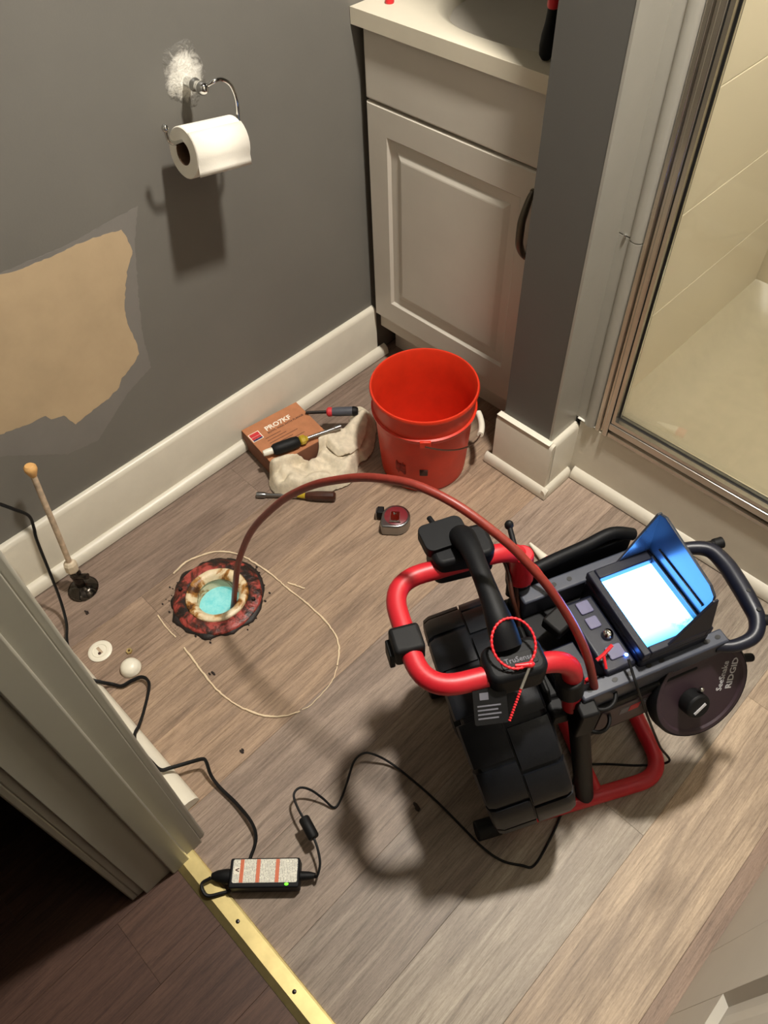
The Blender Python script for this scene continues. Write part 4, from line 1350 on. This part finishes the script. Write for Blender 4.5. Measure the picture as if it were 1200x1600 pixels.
tag(lead, 'thin black lead with ferrite barrel running from adapter to the monitor', 'cable')
def rel(P, e):
    return [Vector(p) - e.location for p in P]
path = rel(cr(LEADUP + LEAD, 6), lead)
MB().tube(path, 0.0022, 8).build('wire', M['rubber'], lead)
fa, fb = Vector((-0.4188, 0.1695, 0.047)) - lead.location, Vector((-0.398, 0.1644, 0.046)) - lead.location
fd = (fb - fa).normalized(); fm = (fa + fb) / 2
MB().lathe([(0, -0.020), (0.0085, -0.020), (0.0100, -0.0175), (0.0100, 0.0175), (0.0085, 0.020), (0, 0.020)], 18, align(fm, fd)).build('ferrite_barrel', M['rubber'], lead)
mains = empty('mains_cord', (-0.9, 0.08, 0))
tag(mains, 'black flat mains cord running behind the door frame to the adapter', 'cable')
MB().tube(rel(cr(MAINS, 6), mains), 0.0031, 8, flat=1.5).build('flex', M['rubber'], mains)
ol = empty('outlet', (XW, 0.066, 0.40))
tag(ol, 'white wall outlet where the mains cord plugs in', 'outlet')
MB().prism(rrect(0.115, 0.072, 0.005), 0.0, 0.005, Matrix.Rotation(PI / 2, 4, 'Y')).build('cover_plate', M['whiteplastic'], ol, bevel=0.001)

# ================================================================== CAMERA REEL
TH = math.atan2(0.863, 0.505)
def axy(a, y):
    return (a * math.cos(TH) - y * math.sin(TH), a * math.sin(TH) + y * math.cos(TH))
RA, RY = 0.36, 0.49
reel = empty('cable_reel', (*axy(RA, RY), 0), TH)
tag(reel, 'inspection cable reel with ribbed black drum and red tube frame', 'cable reel')
def r(a, y, z):
    return Vector((a - RA, y - RY, z))
TR = 0.0148
# upper loop with posts
up = fillet([r(0.368, 0.615, 0.36), r(0.352, 0.610, 0.500), r(0.140, 0.604, 0.500), r(0.140, 0.424, 0.500), r(0.350, 0.421, 0.500), r(0.366, 0.407, 0.36)], 0.055, 9)
MB().tube(up, TR, 18).build('upper_tube', M['redtube'], reel, ang=1.2)
low = fillet([r(0.237, 0.360, 0.0155), r(0.592, 0.362, 0.0155), r(0.592, 0.638, 0.0155), r(0.237, 0.640, 0.0155)], 0.055, 9)
MB().tube(low, TR, 18).build('base_tube', M['redtube'], reel, ang=1.2)
MB().tube([r(0.455, 0.368, 0.0155), r(0.455, 0.632, 0.0155)], TR * 0.93, 18).build('cross_tube', M['redtube'], reel)
for y in (0.360, 0.640):
    MB().tube([r(0.222, y, 0.0178), r(0.268, y, 0.0178)], 0.0178, 16).build('foot_cap', M['rubber'], reel, bevel=0.003)
for (p, q) in ((r(0.372, 0.406, 0.375), r(0.432, 0.366, 0.02)), (r(0.374, 0.615, 0.375), r(0.432, 0.634, 0.02))):
    MB().tube([p, q], 0.0165, 16).build('dock_leg', M['rubber'], reel)
# collars where the posts enter the dock
for (p, q) in ((r(0.352, 0.6105, 0.440), r(0.356, 0.6118, 0.400)), (r(0.352, 0.4155, 0.445), r(0.357, 0.411, 0.405))):
    MB().tube([p, q], 0.0205, 18).build('post_collar', M['rubber'], reel, bevel=0.003)
# clip on the left end of the loop
mb = MB().box(-0.024, 0.020, -0.021, 0.021, -0.020, 0.019, Matrix.Translation(r(0.140, 0.500, 0.500)))
mb.build('cable_clip', M['rubber'], reel, bevel=0.006, segs=3)
MB().box(-0.030, -0.022, -0.014, 0.014, -0.034, 0.000, Matrix.Translation(r(0.140, 0.500, 0.500))).build('clip_latch', M['rubber'], reel, bevel=0.002)

# drum
DC = r(0.290, 0.489, 0.212)
DR = 0.183
TILT = Matrix.Translation(DC) @ Matrix.Rotation(math.radians(-12), 4, 'Y')
ax = TILT @ Matrix.Rotation(PI / 2, 4, 'Y')
HW = 0.070
prof = [(0, -HW + 0.012), (0.060, -HW + 0.012), (0.070, -HW + 0.010), (0.125, -HW + 0.010), (0.155, -HW + 0.016), (DR - 0.010, -HW + 0.012), (DR - 0.003, -HW + 0.016),
        (DR - 0.003, HW - 0.014), (DR - 0.006, HW - 0.010), (0.170, HW - 0.006), (0.150, HW - 0.002), (0.070, HW - 0.004), (0.060, HW - 0.012), (0, HW - 0.012)]
drum = MB().lathe(prof, 90, ax).build('drum', M['drum'], reel, ang=0.6)
# raised pads, one mesh per half, copied round the rim
def pad_mesh(side):
    mb = MB()
    x_in, x_out = 0.0008, HW - 0.006
    n = 6
    rows = []
    aw = math.radians(10.6)
    sec = [(x_in, DR - 0.004), (x_in + 0.001, DR + 0.003), (HW - 0.016, DR + 0.003), (HW - 0.006, DR - 0.001), (x_out + 0.004, DR - 0.012), (x_out - 0.002, DR - 0.030)]
    for i in range(n + 1):
        a = -aw + 2 * aw * i / n
        e = 0.0 if 0 < i < n else -0.0025
        rows.append([mb.bm.verts.new((side * x, (rr + e) * math.cos(a), (rr + e) * math.sin(a))) for x, rr in sec])
    for A, B in zip(rows[:-1], rows[1:]):
        for k in range(len(sec) - 1):
            mb.bm.faces.new((A[k], A[k + 1], B[k + 1], B[k]))
    mb.bm.faces.new(rows[0]); mb.bm.faces.new(list(reversed(rows[-1])))
    return mb
for side in (-1, 1):
    first = None
    for k in range(15):
        if first is None:
            o = pad_mesh(side).build('drum_pad', M['drum'], drum, ang=0.5)
            first = o
        else:
            o = first.copy()
            COL.objects.link(o)
            o.parent = drum
        o.matrix_basis = TILT @ Matrix.Rotation(math.radians(24 * k + (11 if side > 0 else 3)), 4, 'X')
MB().lathe([(0, 0), (0.030, 0), (0.034, 0.004), (0.030, 0.014), (0.012, 0.018), (0, 0.018)], 28, TILT @ align((-HW + 0.010, 0, 0), (-1, 0, 0))).build('hub_cap', M['rubber'], reel)
# hub plate and dock arms on the right side of the drum
mb = MB()
mb.box(HW + 0.003, HW + 0.013, -0.060, 0.060, -0.10, 0.15, TILT)
mb.lathe([(0, HW - 0.012), (0.045, HW - 0.012), (0.045, HW + 0.016), (0, HW + 0.016)], 24, ax)
mb.build('hub_plate', M['rubber'], reel, bevel=0.006)
mb = MB()
for y0 in (0.405, 0.592):
    mb.box(0.340, 0.430, y0, y0 + 0.032, 0.300, 0.334, Matrix.Translation(Vector((-RA, -RY, 0))))
mb.box(0.336, 0.372, 0.437, 0.592, 0.290, 0.334, Matrix.Translation(Vector((-RA, -RY, 0))))
mb.build('dock_arm', M['rubber'], reel, bevel=0.005)

# carrying handle
mb = MB()
path = cr([r(0.262, 0.640, 0.520), r(0.260, 0.622, 0.540), r(0.260, 0.590, 0.552), r(0.259, 0.545, 0.556), r(0.259, 0.500, 0.552), r(0.260, 0.470, 0.543), r(0.262, 0.445, 0.525)], 6)
n = len(path)
mb.tube(path, 0.017, 18, flat=0.85, radii=[0.0175 + 0.0035 * math.cos(2 * PI * i / (n - 1)) for i in range(n)])
mb.build('handle_grip', M['blackplastic'], reel, ang=1.2)
mb = MB()
mb.prism(rrect(0.094, 0.058, 0.014), 0.474, 0.530, Matrix.Translation((0.256 - RA, 0.622 - RY, 0)))
mb.build('far_mount', M['blackplastic'], reel, bevel=0.007, segs=3)
mb = MB()
mb.prism(rrect(0.070, 0.050, 0.012), 0.518, 0.537, Matrix.Translation((0.236 - RA, 0.642 - RY, 0)) @ Matrix.Rotation(0.1, 4, 'Z'))
mb.tube([r(0.232, 0.655, 0.527), r(0.226, 0.684, 0.525)], 0.0045, 10)
mb.build('mount_tab', M['blackplastic'], reel, bevel=0.005, segs=3)
mb = MB()
mb.prism(rrect(0.084, 0.056, 0.016), 0.476, 0.524, Matrix.Translation((0.266 - RA, 0.428 - RY, 0)))
mb.build('near_mount', M['blackplastic'], reel, bevel=0.008, segs=3)
mb = MB()
mb.prism(rrect(0.050, 0.020, 0.003), 0.5235, 0.5255, Matrix.Translation((0.270 - RA, 0.424 - RY, 0)))
npl = mb.build('name_plate', M['rubber'], reel, bevel=0.0006)
text('TruSense', 0.0105, M['greytext'], npl, Matrix.Translation((0.270 - RA, 0.424 - RY, 0.5257)), 'lettering', 0.0002, 'CENTER', 0.0001)

# beaded red tie and hang tag
mb = MB()
ctr = r(0.266, 0.438, 0.546)
N = 132
ring = []
e1, e2 = Vector((1, 0, 0)), Vector((0, 0.90, 0.44)).normalized()
for i in range(N):
    a = 2 * PI * i / N
    ring.append(ctr + e1 * math.cos(a) * 0.029 + e2 * math.sin(a) * 0.033)
mb.tube(ring, 0.0016, 8, closed=True, radii=[0.00145 + 0.0008 * (0.5 + 0.5 * math.cos(i * 2 * PI / 4)) for i in range(N)])
tie = mb.build('beaded_tie', M['tie'], reel, ang=2)
s0 = ctr + e1 * 0.014 - e2 * 0.032
mb = MB().ball(s0, 0.0048, 1.3, 0.9, 0.9, 12)
mb.tube([s0 + Vector((-0.020, 0.004, 0.001)), s0], 0.002, 10, radii=[0.0018, 0.0042])
mb.build('tie_lock', M['tie'], tie)
s1 = s0 + Vector((-0.020, -0.022, -0.016))
MB().tube([s0, s1], 0.0019, 8).build('tie_strap', M['steelbead'], tie)
s2 = s1 + Vector((-0.022, -0.025, -0.030))
NB = 48
MB().tube([s1.lerp(s2, i / NB) for i in range(NB + 1)], 0.0015, 8, radii=[0.0013 + 0.0009 * (0.5 + 0.5 * math.cos(i * 2 * PI / 4)) for i in range(NB + 1)]).build('tie_tail', M['tie'], tie)
tgm = Matrix.Translation(r(0.222, 0.392, 0.486)) @ Matrix.Rotation(math.radians(38), 4, 'X') @ Matrix.Rotation(math.radians(-8), 4, 'Z')
tg = MB().prism(rrect(0.046, 0.056, 0.003), -0.0006, 0.0006, tgm).build('hang_tag', M['rubber'], reel)
MB().box(-0.014, -0.002, 0.005, 0.0145, 0.0006, 0.0009, tgm).build('tag_mark', M['greytext'], tg)
MB().box(-0.020, 0.020, 0.0235, 0.0250, 0.0006, 0.0012, tgm).build('tag_edge', M['steel'], tg)
for i in range(4):
    MB().box(-0.018, 0.014 - 0.004 * (i % 2), -0.004 - i * 0.0055, -0.002 - i * 0.0055, 0.0006, 0.0009, tgm).build('tag_line', M['greytext'], tg)
# cable guide rings near the dock
for (c, rr) in ((r(0.404, 0.404, 0.385), 0.024), (r(0.404, 0.392, 0.325), 0.022)):
    rg = [c + Vector((math.cos(2 * PI * i / 36) * rr, math.sin(2 * PI * i / 36) * rr, 0.004 * math.sin(2 * PI * i / 36))) for i in range(36)]
    MB().tube(rg, 0.0032, 10, closed=True).build('guide_ring', M['rubber'], reel, ang=2)
mb = MB()
mb.box(0.362, 0.392, 0.372, 0.400, 0.318, 0.392, Matrix.Translation(Vector((-RA, -RY, 0))))
mb.build('guide_bracket', M['rubber'], reel, bevel=0.004)
mb = MB()
p = r(0.418, 0.440, 0.432)
mb.tube([p + Vector((-0.012, -0.004, -0.004)), p, p + Vector((0.016, 0.008, 0.006))], 0.0028, 8)
mb.tube([p, p + Vector((-0.002, -0.018, -0.010))], 0.0022, 8)
mb.build('red_clip', M['tie'], reel)
mb = MB()
p = r(0.392, 0.418, 0.392)
mb.tube([p + Vector((math.cos(t_) * 0.006, math.sin(t_) * 0.006, t_ * 0.0012)) for t_ in [k * 0.6 for k in range(16)]], 0.0018, 8)
mb.build('red_coil', M['tie'], reel)
# thin red cord and spring hoses beside the far post
MB().tube(cr([r(0.372, 0.618, 0.430), r(0.377, 0.607, 0.440), r(0.389, 0.585, 0.425), r(0.398, 0.562, 0.408), r(0.404, 0.547, 0.395)], 6), 0.0042, 10).build('pull_cord', M['redtube'], reel)
mb = MB()
mb.tube(cr([r(0.322, 0.640, 0.470), r(0.332, 0.612, 0.450), r(0.330, 0.575, 0.420), r(0.338, 0.555, 0.370), r(0.336, 0.530, 0.300)], 6), 0.0038, 10)
mb.tube(cr([r(0.330, 0.645, 0.455), r(0.344, 0.610, 0.430), r(0.346, 0.580, 0.380), r(0.352, 0.560, 0.300)], 6), 0.0034, 10)
mb.build('loose_hose', M['brown'], reel)
mb = MB()
mb.tube([r(0.338, 0.612, 0.506), r(0.340, 0.640, 0.516)], 0.0042, 10)
mb.ball(r(0.340, 0.642, 0.517), 0.0072, 1, 1, 1.2, 12)
mb.build('lock_pin', M['rubber'], reel)
mb = MB()
mb.tube([r(0.352, 0.606, 0.488), r(0.354, 0.606, 0.420)], 0.0215, 18, radii=[0.0165, 0.0215])
mb.build('post_sleeve', M['redtube'], reel, bevel=0.003)

# ================================================================== MONITOR
MA, MY = 0.526, 0.5035
PHI = math.radians(7)
mon = empty('inspection_monitor', (*axy(MA, MY), 0.334), TH + PHI)
tag(mon, 'portable inspection monitor with glowing screen, sun visor and grip handle', 'monitor')
MZ = 0.334
def mv(u, v, z):
    return Vector((u, v, z - MZ))
def mbox(mb, u0, u1, v0, v1, z0, z1):
    return mb.box(u0, u1, v0, v1, z0 - MZ, z1 - MZ)
mbox(MB(), -0.170, 0.086, -0.088, 0.132, 0.3345, 0.356).build('tray_base', M['blackplastic'], mon, bevel=0.006)
nr = MB(); mbox(nr, -0.166, 0.086, -0.092, -0.068, 0.350, 0.402)
nro = nr.build('near_rail', M['tray'], mon, bevel=0.003)
for u in (-0.150, -0.108, -0.082, -0.050, -0.028, 0.052, 0.072):
    MB().lathe([(0, 0.0005), (0.0048, 0.0005), (0.0048, -0.002), (0, -0.002)], 14, Matrix.Translation(mv(u, -0.080, 0.4022)) @ Matrix.Diagonal((1.3 if u in (-0.082, 0.052) else 1.0, 0.75, 1, 1))).build('hole', M['gasket'], nro)
fr_ = MB(); mbox(fr_, -0.166, 0.080, 0.086, 0.114, 0.350, 0.400)
fro = fr_.build('far_rail', M['tray'], mon, bevel=0.003)
for u in (-0.120, -0.106, -0.078):
    MB().lathe([(0, 0.0005), (0.0042, 0.0005), (0.0042, -0.002), (0, -0.002)], 14, Matrix.Translation(mv(u, 0.1, 0.4002))).build('hole', M['gasket'], fro)
mb = MB()
mb.tube(cr([mv(-0.172, 0.116, 0.385), mv(-0.160, 0.127, 0.408), mv(-0.10, 0.133, 0.414), mv(-0.03, 0.136, 0.418), mv(0.02, 0.138, 0.424), mv(0.060, 0.130, 0.410)], 5), 0.0105, 14)
mbox(mb, -0.165, 0.055, 0.126, 0.138, 0.350, 0.412)
mb.build('far_bumper', M['blackplastic'], mon, bevel=0.002)
# screen housing
mbox(MB(), -0.066, 0.054, -0.078, 0.080, 0.354, 0.4235).build('housing', M['glowtint'], mon, bevel=0.006, segs=3)
mb = MB()
for (u0, u1, v0, v1) in ((-0.066, -0.053, -0.078, 0.080), (0.043, 0.054, -0.078, 0.080), (-0.053, 0.043, 0.062, 0.080), (-0.053, 0.043, -0.078, -0.066)):
    mbox(mb, u0, u1, v0, v1, 0.4230, 0.4390)
mb.build('bezel', M['glowtint'], mon, bevel=0.002)
so = MB(); so.box(-0.0528, 0.0428, -0.0658, 0.0618, -0.0007, 0.0007)
so = so.build('screen', M['screen'], mon, smooth=False)
so.location = mv(0, 0, 0.4250)
so['label'] = 'glowing bluish white screen'
# visor: back wall and two cheeks, each with thickness
def plate(name, pts, nrm, th, material, parent, bevel=0.001):
    mb = MB()
    nrm = Vector(nrm).normalized() * th
    A = [mb.bm.verts.new(Vector(p)) for p in pts]
    B = [mb.bm.verts.new(Vector(p) + nrm) for p in pts]
    mb.bm.faces.new(A); mb.bm.faces.new(list(reversed(B)))
    k = len(pts)
    for i in range(k):
        mb.bm.faces.new((A[i], A[(i + 1) % k], B[(i + 1) % k], B[i]))
    return mb.build(name, material, parent, bevel=bevel, smooth=False)
plate('visor_back', [mv(0.046, -0.070, 0.434), mv(0.046, 0.079, 0.434), mv(0.046, 0.084, 0.524), mv(0.046, 0.072, 0.530), mv(0.046, -0.044, 0.510), mv(0.046, -0.058, 0.500)], (1, 0, 0), 0.0045, M['visor'], mon)
plate('visor_cheek', [mv(-0.012, 0.0775, 0.434), mv(0.050, 0.0775, 0.434), mv(0.050, 0.0825, 0.526), mv(0.042, 0.0825, 0.526)], (0, 1, 0), 0.004, M['visor'], mon)
plate('visor_cheek', [mv(-0.030, -0.0740, 0.434), mv(0.050, -0.0740, 0.434), mv(0.0505, -0.0610, 0.498), mv(0.042, -0.0610, 0.498)], (0, -1, 0), 0.004, M['glowtint'], mon)
mb = MB()
mbox(mb, 0.0415, 0.0460, -0.060, 0.066, 0.4385, 0.4420)
mbox(mb, 0.0435, 0.0462, -0.050, 0.060, 0.4620, 0.4660)
mb.build('visor_hinge', M['visor'], mon, bevel=0.001)
# keypad
kp = MB(); mbox(kp, -0.118, -0.066, -0.072, 0.056, 0.356, 0.4120)
kp = kp.build('keypad', M['glowtint'], mon, bevel=0.005, segs=3)
for (u, v, wu, wv) in ((-0.090, 0.038, 0.022, 0.022), (-0.092, 0.010, 0.020, 0.020), (-0.088, -0.045, 0.026, 0.022)):
    MB().prism(rrect(wu, wv, 0.003), 0.4118 - MZ, 0.4150 - MZ, Matrix.Translation((u, v, 0))).build('key', M['lilac'], kp, bevel=0.001)
MB().lathe([(0, 0.012), (0.005, 0.0115), (0.0075, 0.009), (0.009, 0.003), (0.0095, 0)], 24, Matrix.Translation(mv(-0.084, -0.017, 0.412))).build('dial', M['chrome'], kp)
MB().ball(mv(-0.0765, -0.0566, 0.4150), 0.0028, 1, 1, 0.7, 12).build('power_light', M['led_blue'], kp)
MB().box(-0.020, 0.020, -0.018, 0.018, -0.012, 0.012, Matrix.Translation(mv(-0.135, 0.036, 0.402)) @ Matrix.Rotation(0.35, 4, 'Z')).build('latch_block', M['rubber'], mon, bevel=0.004)
mbox(MB(), -0.165, -0.120, -0.062, 0.010, 0.356, 0.378).build('battery_shelf', M['glowtint'], mon, bevel=0.003)
# grip loop on the right end
gp = cr([mv(0.070, 0.094, 0.388), mv(0.100, 0.086, 0.392), mv(0.135, 0.076, 0.398), mv(0.160, 0.058, 0.402), mv(0.166, 0.026, 0.402), mv(0.162, -0.010, 0.402), mv(0.155, -0.048, 0.402), mv(0.147, -0.078, 0.400), mv(0.126, -0.098, 0.396), mv(0.095, -0.098, 0.390), mv(0.070, -0.086, 0.386)], 6)
n = len(gp)
MB().tube(gp, 0.012, 16, radii=[0.0095 + 0.0052 * math.sin(PI * i / (n - 1)) ** 2 for i in range(n)]).build('grip_handle', M['glowtint'], mon, ang=1.5)
for (p, q) in ((mv(0.150, 0.068, 0.400), mv(0.188, 0.062, 0.404)), (mv(0.148, -0.080, 0.400), mv(0.180, -0.092, 0.404))):
    MB().tube([p, p.lerp(q, 0.55), p.lerp(q, 0.6), q], 0.009, 14, radii=[0.0105, 0.0075, 0.0098, 0.0098]).build('bumper_knob', M['rubber'], mon, bevel=0.002)
for t_ in (0.56, 0.66):
    c = gp[int(n * t_)]
    MB().lathe([(0, 0.0006), (0.0034, 0.0006), (0.0034, -0.002), (0, -0.002)], 12, Matrix.Translation(c + Vector((0, 0, 0.0146)))).build('screw_hole', M['gasket'], mon)
# side plate below the near rail with its label
mbox(MB(), -0.150, 0.040, -0.098, -0.088, 0.250, 0.3600).build('side_plate', M['blackplastic'], mon, bevel=0.003)
lp = MB(); mbox(lp, -0.128, -0.004, -0.0995, -0.0975, 0.262, 0.340)
lp = lp.build('side_label', M['plum'], mon, bevel=0.0006)
for (u, col_, wd) in ((-0.082, 'greytext', 0.008), (-0.064, 'printred', 0.009), (-0.044, 'greytext', 0.006), (-0.030, 'whitetext', 0.007)):
    mbox(MB(), u - wd, u + wd, -0.1000, -0.0993, 0.302, 0.322).build('label_icon', M[col_], lp, bevel=0.001)
mbox(MB(), -0.094, -0.018, -0.1000, -0.0993, 0.326, 0.3275).build('label_rule', M['greytext'], lp)
# round plate with lettering
tilt = math.radians(28)
dmx = Matrix.Translation(mv(0.044, -0.112, 0.316)) @ Matrix.Rotation(PI / 2 - tilt, 4, 'X')
dsk = MB().lathe([(0, 0.006), (0.074, 0.006), (0.077, 0.009), (0.083, 0.009), (0.087, 0.004), (0.087, -0.014), (0, -0.014)], 56, dmx).build('round_plate', M['plum'], mon, ang=0.5)
MB().lathe([(0.080, 0.0085), (0.0845, 0.0092), (0.0880, 0.004), (0.0885, -0.010), (0.086, -0.012), (0.082, 0.004)], 56, dmx, closed=True).build('plate_rim', M['blackplastic'], mon, ang=0.6)
text('RIDGID', 0.020, M['whitetext'], dsk, dmx @ Matrix.Translation((0.058, 0.006, 0.0065)) @ Matrix.Rotation(math.radians(72), 4, 'Z') @ Matrix.Diagonal((0.85, 0.8, 1, 1)), 'lettering', 0.0003, 'CENTER', 0.0004)
text('SeeSnake', 0.018, M['whitetext'], dsk, dmx @ Matrix.Translation((0.040, 0.008, 0.0065)) @ Matrix.Rotation(math.radians(72), 4, 'Z') @ Matrix.Diagonal((0.8, 0.85, 1, 1)), 'lettering', 0.0003, 'CENTER', 0.0002)
kn = MB().lathe([(0, 0.030), (0.018, 0.030), (0.021, 0.027), (0.021, 0.006), (0.0, 0.006)], 24, dmx @ Matrix.Translation((-0.022, -0.010, 0))).build('clamp_knob', M['rubber'], mon, bevel=0.001)
MB().box(-0.012, 0.012, -0.0022, 0.0022, 0.0300, 0.0312, dmx @ Matrix.Translation((-0.022, -0.012, 0)) @ Matrix.Rotation(0.5, 4, 'Z')).build('knob_mark', M['whitetext'], kn)
MB().ball(dmx @ Vector((-0.012, 0.016, 0.022)), 0.0045, 1, 1, 1, 10).build('latch_stud', M['chrome'], mon)
MB().tube([mv(0.118, -0.098, 0.330), mv(0.150, -0.104, 0.322)], 0.007, 12).build('rear_foot', M['rubber'], mon, bevel=0.002)

# ================================================================== PUSH ROD
rod = empty('push_rod', (-0.899, 0.38, 0))
tag(rod, 'dark red push rod arching from the drain hole to the reel', 'push rod')
RP = [(-0.915, 0.372, -0.12), (-0.911, 0.374, -0.05), (-0.899, 0.380, 0.005), (-0.875, 0.386, 0.095), (-0.847, 0.392, 0.189), (-0.804, 0.401, 0.296), (-0.767, 0.409, 0.370), (-0.719, 0.420, 0.447), (-0.678, 0.430, 0.505), (-0.622, 0.442, 0.568), (-0.572, 0.453, 0.611), (-0.533, 0.462, 0.639), (-0.497, 0.470, 0.658), (-0.457, 0.479, 0.673), (-0.420, 0.488, 0.675), (-0.383, 0.496, 0.670), (-0.346, 0.504, 0.657), (-0.308, 0.513, 0.637), (-0.279, 0.519, 0.615), (-0.253, 0.525, 0.591), (-0.226, 0.531, 0.558), (-0.202, 0.537, 0.521), (-0.180, 0.542, 0.478), (-0.162, 0.546, 0.429), (-0.149, 0.549, 0.376), (-0.148, 0.549, 0.30)]
MB().tube(rel(cr(RP, 5), rod), 0.0063, 14).build('rod', M['rod'], rod, ang=2)
MB().lathe([(0, 0.0), (0.010, 0.0), (0.012, 0.004), (0.012, 0.03), (0.007, 0.036), (0, 0.036)], 20, Matrix.Translation(Vector((-0.915, 0.372, -0.155)) - rod.location)).build('camera_head', M['steel'], rod)
led = lamp('camera_head_light', 'POINT', (-0.945, 0.352, -0.115), 0.16, (0.42, 0.90, 1.0), 0.012)
led.parent = rod
led.location = Vector((-0.945, 0.352, -0.115)) - rod.location

# ================================================================== NOZZLE ON THE FLOOR BEHIND THE REEL
nz_ = empty('nozzle', (-0.47, 0.932, 0.012))
tag(nz_, 'white tapered nozzle with red base on the floor behind the reel', 'nozzle')
nd_ = Vector((-0.98, 0.19, 0.05))
MB().lathe([(0, 0.0), (0.0105, 0.0), (0.0095, 0.008), (0.0030, 0.052), (0, 0.053)], 18, align((0, 0, 0), nd_)).build('tip', M['whiteplastic'], nz_)
MB().lathe([(0, -0.022), (0.0115, -0.022), (0.0118, -0.004), (0.0105, 0.0005), (0, 0.0005)], 18, align((0, 0, 0), nd_)).build('threaded_base', M['tie'], nz_)
